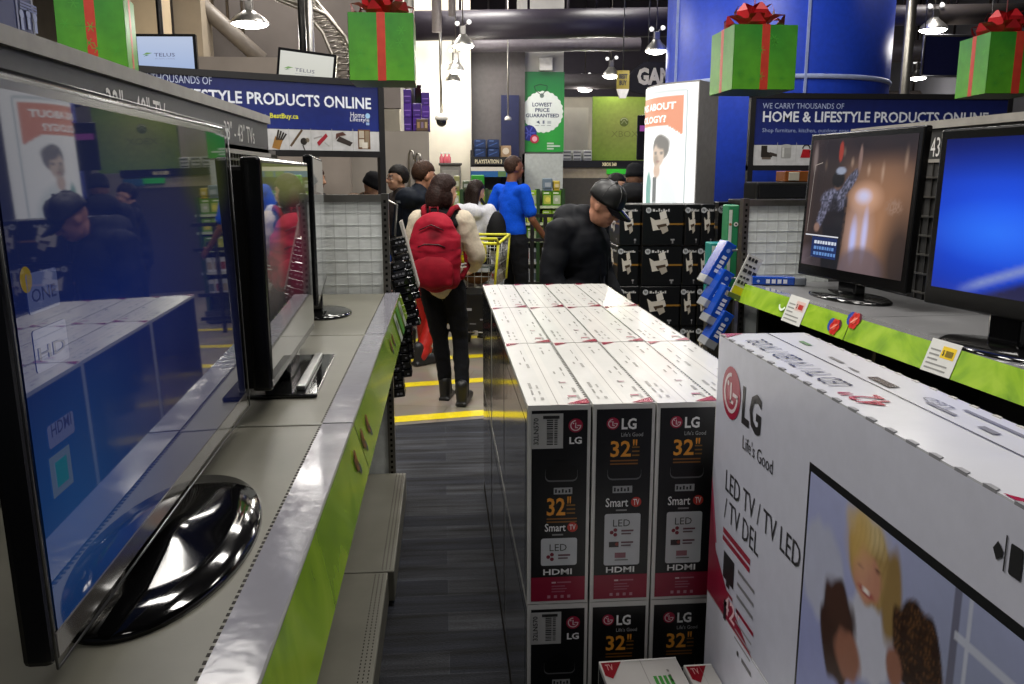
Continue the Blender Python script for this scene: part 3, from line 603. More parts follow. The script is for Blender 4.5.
# ================================================================== BOXES OF TELEVISIONS
RED = h('#9d1238'); LR = h('#b8304a')
def lg_disc(p, u, v, r, k=2):
    p.circ(u, v, r, h('#a81e40'), k, n=24); p.ring(u, v, r*.62, r*.76, h('#e8d6da'), k+1, 90, 360); p.rect(u-.09*r, v-.35*r, u+.06*r, v+.4*r, h('#e8d6da'), k+1)
    p.rect(u-.09*r, v-.38*r, u+.3*r, v-.25*r, h('#e8d6da'), k+1); p.rect(u+.2*r, v-.07*r, u+.76*r, v+.07*r, h('#e8d6da'), k+1); p.circ(u-.33*r, v+.32*r, .1*r, h('#e8d6da'), k+1)
def box32(kind):
    w, L, hh = .157, .785, .53; m = MB(); wc = h('#d9d8d4')
    m.box((0, 0, 0), (w, L, hh), wc, 'carton')
    # big faces, dark and shiny
    p = Pan(m, (0, L, 0), (0, -1, 0), (0, 0, 1), 'wrap'); p.rect(.012, .012, L-.012, hh-.012, h('#26272a'), 1)
    def pic(a, b): return mix(h('#2e3033'), h('#131416'), ell(a, b, .55, .45, .35, .3, .5))
    p.grid(.05, .05, L-.05, hh-.05, 10, 8, pic, 2)
    for k in range(39): p.rect(.006+k*.02, 0.001, .016+k*.02, .013, h('#b9b9b6'), 2)
    p = Pan(m, (w, 0, 0), (0, 1, 0), (0, 0, 1), 'wrap'); p.rect(.012, .012, L-.012, hh-.012, h('#26272a'), 1)
    # top
    p = Pan(m, (0, 0, hh), (1, 0, 0), (0, 1, 0), 'carton', .0005)
    g = h('#8f8d88')
    p.rect(w*.47, .0, w*.485, L, h('#a9a7a2'), 1); p.rect(w*.36, 0, w*.60, L, h('#dedcd7'), 0)
    rr = random.Random(3)
    for uu in (.13, .25, .68, .84):
        v = .05
        while v < L-.08:
            q = rr.uniform(.015, .06)
            if rr.random() < .62: p.rect(w*uu, v, w*(uu+rr.choice((.02, .035, .05))), v+q, mix(g, wc, rr.random()*.5), 2)
            v += q+rr.uniform(.01, .05)
    p.poly([(w*.62, .004), (w-.002, .004), (w-.002, .052)], RED, 3); p.poly([(w*.02, L-.004), (w*.32, L-.004), (w*.02, L-.045)], RED, 3)
    p.rect(w*.70, .07, w*.84, .085, h('#b58088'), 3); p.rect(w*.7, .22, w*.80, .23, h('#b99aa0'), 3)
    for k in range(39):
        p.rect(w-.006, .004+k*.02, w-.0005, .012+k*.02, h('#5b5954'), 3)
    # narrow end facing the aisle head
    p = Pan(m, (0, 0, 0), (1, 0, 0), (0, 0, 1), 'print', .0005)
    X = lambda u: u*w; Y = lambda v: hh*(1-v)
    def R(u0, v0, u1, v1, c, k=2): p.rect(X(u0), Y(v1), X(u1), Y(v0), c, k)
    def T(s, u0, v0, u1, v1, c, k=3, b=.012): p.text(s, X(u0), Y(v1), X(u1), Y(v0), c, k, b)
    R(.06, .025, .95, .985, h('#08090b'), 1); R(.06, .86, .95, .985, h('#8e0f33'), 2)
    W = h('#f4f4f4'); O = h('#f2a238')
    if kind == 'bar':
        R(.05, .04, .56, .21, h('#b4b4b2'), 2); rr = random.Random(5); v = .06
        while v < .19:
            q = rr.uniform(.002, .007); R(.30, v, .40, v+q, h('#30302f'), 3); R(.42, v, .47, v+q, h('#444442'), 3); v += q+.004
        R(.24, .05, .5, .065, h('#30302f'), 3); p.textv('32LN570', X(.09), Y(.19), X(.17), Y(.06), h('#303030'), 3)
        lg_disc(p, X(.76), Y(.10), X(.115)); T('LG', .66, .155, .86, .19, W, 3, .03)
        hv = (.30, .375); d = .165
        R(.42, .405, .72, .438, h('#a9abad'), 2); 
        for k in range(5): R(.44+.055*k, .412+.006*(k % 2), .47+.055*k, .43, h('#23252a'), 3)
        T('32', .31, .455, .61, .545, O, 3, .02); T('"', .64, .45, .70, .485, O); 
        for k in range(3): R(.63, .49+.02*k, .77, .498+.02*k, h('#8a6020'), 2)
        for k in range(2): R(.31, .558+.016*k, .80, .565+.016*k, h('#8a5a20'), 2)
        T('Smart', .28, .585, .62, .625, W); sy = (.58, .63); py = (.66, .80)
    else:
        lg_disc(p, X(.32), Y(.095), X(.10)); T('LG', .46, .07, .70, .125, W, 3, .03); T("Life's Good", .46, .14, .81, .16, h('#b9b9b9'), 3, 0)
        T('32', .29, .18, .62, .26, O, 3, .02); T('"', .65, .175, .72, .205, O)
        for k in range(3): R(.64, .21+.02*k, .76, .217+.02*k, h('#8a6020'), 2)
        for k in range(2): R(.29, .275+.016*k, .74, .282+.016*k, h('#8a5a20'), 2)
        hv = (.305, .375)
        R(.34, .405, .66, .44, h('#a9abad'), 2)
        for k in range(5): R(.36+.055*k, .412+.006*(k % 2), .39+.055*k, .432, h('#23252a'), 3)
        T('Smart', .23, .465, .60, .51, W); sy = (.46, .515); py = (.545, .81)
    dx = .0 if kind != 'bar' else .03
    # hand hole: recess shade and lower rim highlight painted flat
    p.rrect(X(.25+dx), Y(hv[1]), X(.80), Y(hv[0]), .012, h('#6a6a6c'), 2); p.rrect(X(.255+dx), Y(hv[1]-.008), X(.795), Y(hv[0]-.004), .012, h('#000000'), 3)
    if kind == 'bar': p.rrect(X(.42), Y(hv[0]+.01), X(.65), Y(hv[0]-.03), .008, h('#000000'), 4)
    p.circ(X(.73), Y((sy[0]+sy[1])/2), X(.085), h('#c8382c'), 3); T('TV', .68, sy[0]+.012, .78, sy[1]-.012, W, 4)
    R(.40, sy[1]+.008, .58, sy[1]+.016, h('#8d8d8d'), 3)
    p.rrect(X(.22), Y(py[1]), X(.81), Y(py[0]), .006, h('#c9ccd0'), 2)
    T('LED', .36, py[0]+.03, .64, py[0]+.065, h('#3a3f38'), 3, 0)
    n = 1 if kind == 'bar' else 3
    for k in range(n):
        v = py[0]+.095+.06*k
        if k == 0:
            for q in ((.34, 0), (.40, -.012), (.40, .012)): p.circ(X(q[0]), Y(v+q[1]), X(.032), h('#7a2233'), 3)
        elif k == 1: R(.30, v-.012, .46, v+.016, h('#2b2526'), 3); p.circ(X(.43), Y(v), X(.03), h('#8a3a30'), 4)
        else: R(.40, v-.015, .58, v+.012, h('#93616a'), 3); R(.40, v+.02, .62, v+.026, h('#707070'), 3)
        if k < 2: R(.50, v-.012, .70, v-.003, h('#6d4a52'), 3); R(.50, v+.004, .66, v+.012, h('#6d5a5e'), 3)
    T('HDMI', .26, .818, .73, .848, W, 3, .02)
    R(.40, .885, .47, .893, h('#d9b9c0'), 3); R(.49, .885, .72, .892, h('#b06a7c'), 3)
    for k in range(3): R(.40, .905+.014*k, .62+.03*(k % 2), .911+.014*k, h('#a85a70'), 3)
    for k in range(4): R(.33+.11*k, .955, .38+.11*k, .970, h('#b98090'), 3)
    return m
BX, BY, BP, BL = .203, 2.012, .161, .794
protos = {}
rown = ('front', 'middle', 'back'); coln = ('nearest the aisle', 'second from the aisle', 'third from the aisle', 'farthest from the aisle')
m = MB(); m.rbox((BX-.0, BY+.02, .0), (BX+4*BP, BY+3*BL, .062), h('#2a241c'), 'matte', .005); tag(m.build('pallet'), 'low dark pallet under the stack of black TV boxes', 'pallet')
jit = random.Random(11)
for lay in (0, 1):
    for r in range(3):
        for c in range(4):
            k = 'bar' if c == 0 else 'plain'
            lab = 'black and white 32 inch TV box, %s layer, %s row, %s' % (('lower', 'upper')[lay], rown[r], coln[c])
            loc = (BX+c*BP+(jit.uniform(-.001, .001)), BY+r*BL, .064+lay*.532); 
            if k not in protos:
                protos[k] = o = box32(k).build('tv_box'); 
            else: o = protos[k].copy(); COL.objects.link(o)
            o.location = loc; tag(o, lab, 'box', 'stacked 32 inch TV boxes')
# small stack of boxes in front, lower
def plainbox(lab, loc, rz, w, L, hh, mark):
    m = MB(); m.box((0, 0, 0), (w, L, hh), h('#cfcdca'), 'carton')
    p = Pan(m, (0, 0, hh), (1, 0, 0), (0, 1, 0), 'carton', .0005)
    p.poly([(.004, L-.004), (.055, L-.004), (.02, L-.075), (.004, L-.06)], h('#8f1a26'), 1); p.text('TV', .012, L-.04, .03, L-.015, h('#d8a0a0'), 2)
    p.rect(w*.52, 0, w*.53, L, h('#a8a6a2'), 1); p.rect(0, L-.006, w, L, h('#efeeec'), 2)
    if mark:
        for k in range(4): p.rect(w*.60+.012*k, L-.13-.006*k, w*.60+.008+.012*k, L-.075, h('#4c9a4a'), 2)
        p.rect(w*.60, L-.16, w*.82, L-.145, h('#6a9a66'), 2); p.poly([(w*.30, L-.14), (w*.34, L-.11), (w*.37, L-.15)], h('#444444'), 2)
        for k in range(6): p.rect(w*.80, L-.06-.02*k, w*.83, L-.05-.02*k, h('#9a9894'), 2)
    p = Pan(m, (0, L, 0), (0, -1, 0), (0, 0, 1), 'wrap'); p.rect(.01, .01, L-.01, hh-.01, h('#3a3b3e'), 1)
    o = m.build('tv_box'); o.location = loc; o.rotation_euler = (0, 0, rz); return tag(o, lab, 'box')
q = aZ(600.5, 657.5, .5)
plainbox('white-topped TV box with a green mark, bottom edge, before the black stack', (q.x+.012, q.y-.80, 0), math.radians(1.5), .195, .78, .5, True)
plainbox('white-topped TV box with a red corner, squeezed against the large white box', (q.x+.214, q.y-.82, 0), math.radians(1.0), .07, .78, .492, False)
# ---- large white boxes
def box42(name, lab, z0, full):
    x0, x1, y0, y1, hh = .652, .86, .80, 1.94, .655
    L = y1-y0; m = MB(); wc = h('#d5d6dc')
    m.box((x0, y0, z0), (x1, y1, z0+hh), wc, 'carton')
    p = Pan(m, (x0, y1, z0), (0, -1, 0), (0, 0, 1), 'print', .0006); Pq = p.px
    D = h('#2b2b2e'); RR = h('#8f1330')
    def grad(a, b): return mix(h('#b4b6c8'), h('#d9dae8'), b*.8+.1)  # white carton face, brighter top is light put into its colour
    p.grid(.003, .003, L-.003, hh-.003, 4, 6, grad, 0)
    if full:
        def TX(s, bl, tr, c, k=2, bold=.0):
            a = Pq(*bl); b = Pq(*tr); p.text(s, a[0], a[1], b[0], b[1], c, k, bold)
        a = Pq(732, 393); u, v = a; r = abs(Pq(732, 366)[1]-v); lg_disc(p, u, v, r)
        TX('LG', (742, 423), (763, 398), D, 2, .03); TX("Life's Good", (743, 448), (774, 460), D, 2, 0)
        u0, v0 = Pq(726, 489.5); u1 = Pq(801, 560)[0]; ch = Pq(726, 468)[1]-v0
        p.text('LED TV / TV LED', u0, v0, u1, v0+ch, D, 2, 0); p.text('/ TV DEL', u0, v0-ch*1.35, u0+(u1-u0)*.52, v0-ch*.32, D, 2, 0)
        # left column pictograms
        du = u1-u0; vv = v0-ch*1.9
        p.rect(u0, vv-.010, u0+du*.42, vv+.004, RR, 2); p.rect(u0, vv-.028, u0+du*.42, vv-.016, RR, 2)
        p.rect(u0+du*.03, vv-.115, u0+du*.2, vv-.05, h('#16171a'), 2); p.rect(u0+du*.09, vv-.128, u0+du*.14, vv-.115, h('#16171a'), 2)
        for k in range(3): p.rect(u0+du*.26, vv-.06-.03*k, u0+du*.5, vv-.052-.03*k, h('#77777c'), 2)
        p.rect(u0, vv-.145, u0+du*.2, vv-.137, RR, 2); p.rect(u0+du*.26, vv-.155, u0+du*.52, vv-.146, RR, 2)
        p.rect(u0+du*.07, vv-.215, u0+du*.11, vv-.165, h('#222226'), 2)
        for k in range(3): p.rect(u0+du*.26, vv-.18-.02*k, u0+du*.5, vv-.175-.02*k, h('#8b8b90'), 2)
        p.circ(u0+du*.32, vv-.245, .006, D, 2); p.rect(u0+du*.38, vv-.25, u0+du*.52, vv-.24, h('#77777c'), 2)
        # red sweep in the lower corner with size figure
        p.poly([(.0, .26), (.0, 0), (du*.75, 0), (du*.38, .055), (du*.12, .13)], h('#941236'), 1); p.poly([(.0, .30), (.0, .265), (du*.10, .145), (du*.13, .15)], h('#c04a6a'), 1)
        p.text('42"', du*.30, .012, du*.55, .06, h('#e8c8d0'), 2, .01)
        # framed family picture
        a = Pq(810.5, 461.5); uu0, vt = a; uL = L-.010
        p.rect(uu0, .0+.03, uL, vt, h('#17181c'), 1); iu0, iv1 = uu0+.009, vt-.015; iw, ih = uL-.012-iu0, iv1-.05
        def E_(cx, cy_, rx, ry):   # picture places taken from the printed photo
            u, v = Pq(cx, cy_); u2 = Pq(cx+rx, cy_)[0]; v2 = Pq(cx, cy_-ry)[1]
            return ((u-iu0)/iw, (v-.05)/(iv1-.05), (u2-u)/iw, (v2-v)/(iv1-.05))
        hairE, hair2, faceE, lipE, braidE = E_(872, 566, 27, 42), E_(868, 530, 20, 18), E_(868, 577, 16, 26), E_(867, 592, 8, 3.5), E_(893, 600, 10, 50)
        eye1, eye2, brow, curlE, kidE, kidF, kidT = E_(862, 566, 3, 2), E_(879, 572, 3, 2), E_(860, 540, 12, 30), E_(917, 652, 30, 50), E_(838, 632, 19, 54), E_(848, 655, 14, 26), E_(838, 604, 14, 24)
        sh1, sh2, neckC, shelfE = E_(822, 570, 25, 50), E_(868, 640, 26, 45), E_(895, 668, 9, 20), E_(985, 640, 60, 60)
        xv = (Pq(974, 600)[0]-iu0)/iw; xd = (Pq(960, 600)[0]-iu0)/iw; yv = (Pq(974, 650)[1]-.05)/(iv1-.05)
        def pic(x, y):
            c = mix(h('#858cc0'), h('#a9afd8'), y); c = mix(c, h('#8a93a8'), ell(x, y, .85, .4, .4, .6, .5)*.7)
            if abs(x-xd) < .014: c = mix(c, h('#4a4450'), .65)
            if abs(x-xv) < .008 or (abs(y-yv) < .012 and x > xd): c = mix(c, h('#c9cede'), .8)
            def L(e, col, so=.12, k=1, ang=0):
                nonlocal c
                w_ = .012*math.sin(x*90+y*30); c = mix(c, h(col), ell(x+w_*e[2]*6, y+.01*math.sin(x*70)*e[3]*6, *e, so, ang)*k)
            L(sh1, '#b4b8d0'); L(sh2, '#c4c6d8'); L(hairE, '#a88c58', .1); L(hair2, '#d2bd8c', .4); L(hairE, '#7a6238', .1, .35*max(0, math.sin(x*260+math.sin(y*25)*3))); L(braidE, '#92784a', .2); L(faceE, '#bd8670', .12, 1, -.15)
            L(brow, '#cba860', .5, .8); L(eye1, '#5a3c30', .5, .8); L(eye2, '#5a3c30', .5, .8); L((faceE[0]+.006, faceE[1]-.01, faceE[2]*.16, faceE[3]*.3), '#a87060', .6, .6); L((faceE[0]-.016, faceE[1], faceE[2]*.5, faceE[3]*.9), '#d09c84', .5, .6); L((lipE[0], lipE[1], lipE[2]*1.0, lipE[3]*1.1), '#a04a48', .3); L((lipE[0], lipE[1]+.004, lipE[2]*.75, lipE[3]*.5), '#ece4e0', .2)
            L(kidE, '#39231d', .08); L(kidF, '#946452', .15); L(kidT, '#452c24', .3, .7); L(curlE, '#2c1a12', .07)
            k = math.sin(x*210+math.sin(y*70)*2)*math.sin(y*85+math.sin(x*120)*2); L(curlE, '#6d4a2c', .1, max(0, k)*.85); L(neckC, '#946452', .2)
            return c
        p.grid(iu0, .05, iu0+iw, iv1, 150, 110, pic, 2)
        # arrow + square mark
        a = Pq(1003, 553); b = Pq(1013, 562); p.poly([(a[0]-.008, a[1]+.012), (a[0]-.016, a[1]), (a[0]-.008, a[1]-.012), (a[0]+.002, a[1]-.004), (a[0]+.002, a[1]+.004)], D, 2)
        p.rect(a[0]+.005, a[1]-.02, a[0]+.0075, a[1]+.025, D, 2); p.rrect(b[0]-.004, b[1]-.016, b[0]+.018, b[1]+.022, .003, D, 2)
    # top face
    p = Pan(m, (x0, y1, z0+hh), (0, -1, 0), (1, 0, 0), 'carton', .0006); W = x1-x0
    p.rect(0.0, .0, L, W, h('#d9d8d6'), 0) if False else None
    p2 = Pan(m, (x0, y0, z0+hh), (1, 0, 0), (0, 1, 0), 'carton', .0006)
    p2.rect(W*.545, 0, W*.56, L, h('#6b6863'), 1); p2.poly([(.002, L-.002), (.055, L-.002), (.002, L-.05)], h('#b04a55'), 1); p2.poly([(.002, .002), (.07, .002), (.002, .10)], h('#a01838'), 1)
    # lettering on top, read from the far side of the box: runs along -Y seen upside down
    def TT(s, ya, yb, xa, xb, c, bold=0):
        vs, fs, a0, a1, b0, b1 = textgeo(s, bold); pts = []
        for x, y in vs:
            aa = (x-a0)/(a1-a0); bb = (y-b0)/(b1-b0); pts.append(p2.P(xa+(xb-xa)*bb-x0, (yb+(ya-yb)*aa)-y0, 2))
        m.add([q for q in pts], fs, c, 'carton')
    return m, TT, p2, (x0, y0, L, W)
m, TT, p2, (x0, y0, L, W) = box42('', '', .657, True)
TT('LED TV / TV LED / TV DEL', 1.86, 1.42, x0+.075, x0+.028, h('#55555a'))
TT('42"', 1.375, 1.285, x0+.082, x0+.022, h('#a82038'), .01)
g = h('#8b8a88'); LL = L
p2.rect(W*.62, 1.40-y0, W*.72, 1.48-y0, h('#4a4038'), 2); 
for ya, yb, a, b in ((1.56, 1.52, .63, .66), (1.66, 1.6, .66, .70), (1.83, 1.78, .7, .76), (1.25, 1.10, .82, .86), (1.3, 1.22, .66, .70), (1.06, .98, .74, .80), (1.0, .9, .62, .66), (1.16, 1.12, .66, .72)):
    p2.rect(W*a, yb-y0, W*b, ya-y0, g if a != .7 else h('#7a9a70'), 2)
TT('LED', 1.33, 1.26, x0+W*.80, x0+W*.70, h('#8a8a8c'))
y = y0+.05
while y < y0+L-.03:
    m.prism([(x0-.0005, y), (x0+.007, y+.004), (x0+.007, y+.022), (x0-.0005, y+.026)], 'z', .657+.655-.004, .657+.655+.0016, h('#8d8d92'), 'matte'); m.prism([(x0+W-.006, y), (x0+W+.0004, y+.004), (x0+W+.0004, y+.018), (x0+W-.006, y+.022)], 'z', .657+.655-.004, .657+.655+.0012, h('#b9b7b3'), 'matte'); y += .0585
tag(m.build('tv_box'), 'large white TV box with a red disc emblem and family picture, right foreground', 'box')
m, TT, p2, _ = box42('', '', 0.0, False)
tag(m.build('tv_box'), 'second large white TV box carrying the one with the family picture', 'box')
# ================================================================== END-CAP PRODUCTS
t = thing('display_rack', 'grey slotted rack of black packages at the end of the left-hand shelves', 'display rack', (-.30, 4.5, 0))
m = MB(); m.box((-.83, 4.345, .02), (-.29, 4.44, .14), h('#6f6c66'), 'metal'); m.build('base', t)
m = MB(); m.box((-.80, 4.345, .1), (-.31, 4.36, 1.58), h('#3a3836'), 'satin'); m.build('back_board', t)
strips = [((397, 238), (413, 300), 8, 4.62), ((395, 262), (413, 327), 8, 4.50), ((400, 292), (406, 360), 8, 4.66), ((397, 330), (404, 378), 6, 4.60), ((391, 356), (397, 398), 5, 4.52)]
m = MB()
for (a, b, n, Y) in strips:
    A = aY(*a, Y); B = aY(*b, Y); m.tube([V((A.x-.10, 4.36, A.z)), A+V((-.05, .05, 0)), B+V((-.05, .05, 0))], .008, h('#8a8780'), 'metal', 6)
m.build('peg', t)
m = MB(); A = aY(399, 222, 4.62); B = aY(417, 287, 4.62)
m.add([A, A+V((.012, 0, .006)), B+V((.012, 0, .0)), B+V((0, 0, -.006)), A+V((0, .16, 0)), A+V((.012, .16, .006)), B+V((.012, .16, 0)), B+V((0, .16, -.006))], [(3, 2, 1, 0), (4, 5, 6, 7), (0, 1, 5, 4), (1, 2, 6, 5), (2, 3, 7, 6), (3, 0, 4, 7)], h('#a8a49c'), 'satin')
m.build('side_card', t, 'pale slanting card'); m = MB(); A = aY(388, 200, 4.5); B = aY(397, 205, 4.5); C = aY(395, 236, 4.5)
m.tube([A, B, C], .006, h('#c9c6bf'), 'metal', 6); m.build('hook', t, 'bright wire hook')
lets = ['32', 'HD', 'TV', 'DVD']; pk = 0
for si, (a, b, n, Y) in enumerate(strips):
    A = aY(*a, Y); B = aY(*b, Y); d = (B-A); L = d.length/n; d.normalize(); u = V((d.z, 0, -d.x)).normalized()
    if u.x < 0: u = -u
    for k in range(n):
        o = A+d*(L*(k+.5)); m = MB(); R = Mx(((u.x, 0, d.x, o.x), (0, 1, 0, Y), (u.z, 0, d.z, o.z), (0, 0, 0, 1)))
        m.rbox((-.045, 0, -L*.47), (.045, .12, L*.47), h('#0d0d0f'), 'gloss', .004, 1, R)
        p = Pan(m, R @ V((-.045, 0, L*.47)), -(R.to_3x3() @ V((-1, 0, 0))), R.to_3x3() @ V((0, 0, -1)), 'print', .0008); p.N = V((0, -1, 0))
        rr = random.Random(si*20+k)
        for q in range(4):
            if rr.random() < .8: p.rect(.012+.018*q, L*.3, .024+.018*q, L*.52, h('#8b8b90'), 1)
        p.rect(.01, L*.12, .07, L*.16, h('#4a4a50'), 1)
        tag(m.build('retail_pack'), 'small black retail pack in the slanting rows ending the left-hand shelves', 'package', 'black packs on the left end rack')
# right end: slanting blue packs
t = thing('display_rack', 'end rack holding slanting blue packs beside the right-hand shelves', 'display rack', tuple(rw(.3, .2, 0)))
m = MB(); a = rw(.05, .055, 0); b = rw(.60, .055, 0)
m.box((a.x, a.y, .1), (b.x, b.y+.02, 1.5), h('#3d3b39'), 'satin'); m.build('back_board', t)
m = MB(); m.box((a.x, a.y, .02), (b.x, b.y+.3, .12), h('#6f6c66'), 'metal'); m.build('base', t)
m = MB()
bl = [((708, 285), (730, 248), 4.95), ((708, 309), (728, 276), 4.85), ((711, 325), (729, 292), 4.75), ((709, 348), (728, 317), 4.7)]
for a_, b_, Y in bl:
    A = aY(*a_, Y); B = aY(*b_, Y); m.tube([V((a.x+.03, a.y+.02, B.z+.02)), B+V((.02, .04, -.02)), A+V((.02, .04, -.02))], .007, h('#9a978f'), 'metal', 6)
m.build('peg', t)
for i, (a_, b_, Y) in enumerate(bl):
    A = aY(*a_, Y); B = aY(*b_, Y); d = B-A; L = d.length; d.normalize(); u = V((d.z, 0, -d.x)); R = Mx(((u.x, 0, d.x, A.x), (0, 1, 0, Y), (u.z, 0, d.z, A.z), (0, 0, 0, 1)))
    m = MB(); m.rbox((-.034, 0, .045), (.034, .14, L*1.12), h('#1746a8'), 'gloss', .004, 1, R)
    m.rbox((-.036, .0, 0), (.036, .14, .05), h('#8f9296'), 'gloss', .004, 1, R)
    p = Pan(m, R @ V((0, 0, 0)), R.to_3x3() @ V((1, 0, 0)), R.to_3x3() @ V((0, 0, 1)), 'print', .001); p.N = V((0, -1, 0))
    for k in range(4): p.rect(-.014, L*(.34+.12*k), .014, L*(.42+.12*k), h('#d8dcea'), 1)
    p.circ(0, L*.92, .012, h('#7f9ad8'), 1)
    tag(m.build('retail_pack'), 'slanting blue pack with white marks on the right end rack, '+('topmost of four', 'second from the top', 'third from the top', 'lowest of four')[i], 'package', 'blue packs on the right end rack')
p0 = rw(.14, -.12, 1.1); R = Mx.Translation(p0) @ Mx.Rotation(math.radians(-14), 4, 'Z'); m = MB()
m.rbox((-.12, -.035, .004), (.10, .035, .05), h('#1746a8'), 'gloss', .005, 1, R); m.rbox((.10, -.034, .004), (.16, .034, .046), h('#6f747c'), 'gloss', .005, 1, R)
p = Pan(m, R @ V((-.12, -.035, 0)), R.to_3x3() @ V((1, 0, 0)), (0, 0, 1), 'print', .0008)
for k in range(4): p.rect(.07+.03*k, .014, .09+.03*k, .036, h('#d8dcea'), 1)
p.circ(.03, .025, .008, h('#9ab0e0'), 1); tag(m.build('retail_pack'), 'blue pack with a grey end lying flat on the right shelf corner', 'package')
# tilted label holder at the shelf corner
Y = 4.50; A = aY(737, 296, Y); B = aY(756, 257, Y); d = (B-A); L = d.length; d.normalize(); u = V((d.z, 0, -d.x)); R = Mx(((u.x, 0, d.x, A.x), (0, 1, 0, Y), (u.z, 0, d.z, A.z), (0, 0, 0, 1)))
t = thing('shelf_label_holder', 'tilted white label with black figures clipped to the right shelf corner', 'label', tuple(A)); m = MB(); m.box((-.045, .0, 0), (.045, .006, L), h('#d2d1cc'), 'print', R)
p = Pan(m, R @ V((-.045, 0, 0)), R.to_3x3() @ V((1, 0, 0)), R.to_3x3() @ V((0, 0, 1)), 'print', .001); p.N = V((0, -1, 0))
p.rect(.004, .008, .086, .05, h('#d8c81e'), 1)
rr = random.Random(4)
for k in range(5):
    x = .01
    while x < .07: q = rr.uniform(.012, .025); p.rect(x, .065+.034*k, x+q, .085+.034*k-.008*(k % 2), h('#2a2a2c'), 1); x += q+.006
m.build('card', t); m = MB(); m.box((-.055, -.01, -.02), (.065, .035, .006), h('#7f7d78'), 'metal', R); m.build('clip', t)
# teal cartons behind the blue packs
for (x0, x1, y0, y1, Y, lab) in ((711, 729, 243, 300, 5.25, 'teal carton with an orange picture behind the slanting blue packs'), (729, 735, 205, 300, 5.15, 'tall narrow green carton beside the right slotted post')):
    A = aY(x0, y0, Y); B = aY(x1, y1, Y); m = MB(); m.rbox((A.x, Y, B.z), (B.x, Y+.12, A.z), h('#1f7f78') if Y > 5.2 else h('#2b7f52'), 'print', .006, 1)
    p = Pan(m, (A.x, Y, B.z), (1, 0, 0), (0, 0, 1), 'print', .001); w = B.x-A.x; hh = A.z-B.z
    p.rect(w*.05, hh*.15, w*.35, hh*.95, h('#c9cfc4'), 1); p.circ(w*.2, hh*.8, w*.12, h('#b06a3a'), 2); p.circ(w*.72, hh*.8, w*.2, h('#d8d8d0'), 2); p.circ(w*.72, hh*.8, w*.1, h('#333333'), 3)
    m.box((A.x+.01, Y+.01, 0), (B.x-.01, Y+.11, B.z), h('#37352f'), 'matte')
    tag(m.build('carton'), lab, 'carton')
# objects seen over the right end panel
m = MB(); A = aY(756, 182, 6.9); B = aY(812, 198, 6.9)
t = thing('display_counter', 'dark display counter hidden behind the right end panel', 'counter', ((A.x+B.x)/2+.25, 7.2, 0))
m = MB(); m.rbox((A.x, 6.9, 0), (B.x+.5, 7.5, B.z-.06), h('#2d2b2a'), 'satin', .01); m.build('body', t); m = MB(); m.rbox((A.x-.02, 6.88, B.z-.06), (B.x+.52, 7.52, B.z-.02), h('#3a3836'), 'satin', .01); m.build('top', t)
m = MB(); m.rbox((A.x+.02, 6.95, B.z-.02), (B.x+.05, 7.25, A.z), h('#141414'), 'satin', .02, 3); m.rbox((A.x+.05, 6.945, B.z+.0), (B.x+.02, 6.955, A.z-.03), h('#1d1d1e'), 'gloss', .003, 1); tag(m.build('speaker_box'), 'black rounded box standing over the right end panel, under the right blue sign', 'box')
C = aY(783, 171, 7.05); m = MB(); m.rbox((C.x, 7.0, A.z), (C.x+.24, 7.2, C.z+.0), h('#8a4f22'), 'carton', .006, 1); m.rbox((C.x+.03, 6.99, A.z+.01), (C.x+.12, 7.0, C.z-.01), h('#c9c2b0'), 'carton', .003, 1); tag(m.build('carton'), 'small orange-brown carton lying on the black box under the right blue sign', 'carton')
# ================================================================== GIFT BOXES
def bow(root, z):
    m = MB(); c = h('#a81820')
    for k in range(12):
        a = k*2*PI/6+(.26 if k >= 6 else 0)+.3; el = .32 if k < 6 else .95; d = V((math.cos(a)*math.cos(el), math.sin(a)*math.cos(el), math.sin(el))); s_ = V((-math.sin(a), math.cos(a), 0)); n = d.cross(s_)
        L, w = (.235, .075) if k < 6 else (.20, .065); vs = []
        prof = [(0, 0, .25), (.3, .05, .8), (.6, .065, 1), (.85, .045, .7), (1, .0, .12), (.8, -.02, .7), (.4, -.015, .7)]
        for (q, r, ww) in prof:
            for sg in (-1, 1): vs.append(V((0, 0, z+.01))+d*(q*L)+n*(-r)+s_*(sg*ww*w))
        fs = [(2*i, 2*i+1, 2*i+3, 2*i+2) for i in range(len(prof)-1)]; m.add(vs, fs, mix(c, h('#7a0e18'), (k % 3)*.3), 'satin')
    m.ball((0, 0, z+.05), .045, c, 'satin', 12, 8); return m.build('bow', root, 'red ribbon bow', local=True)
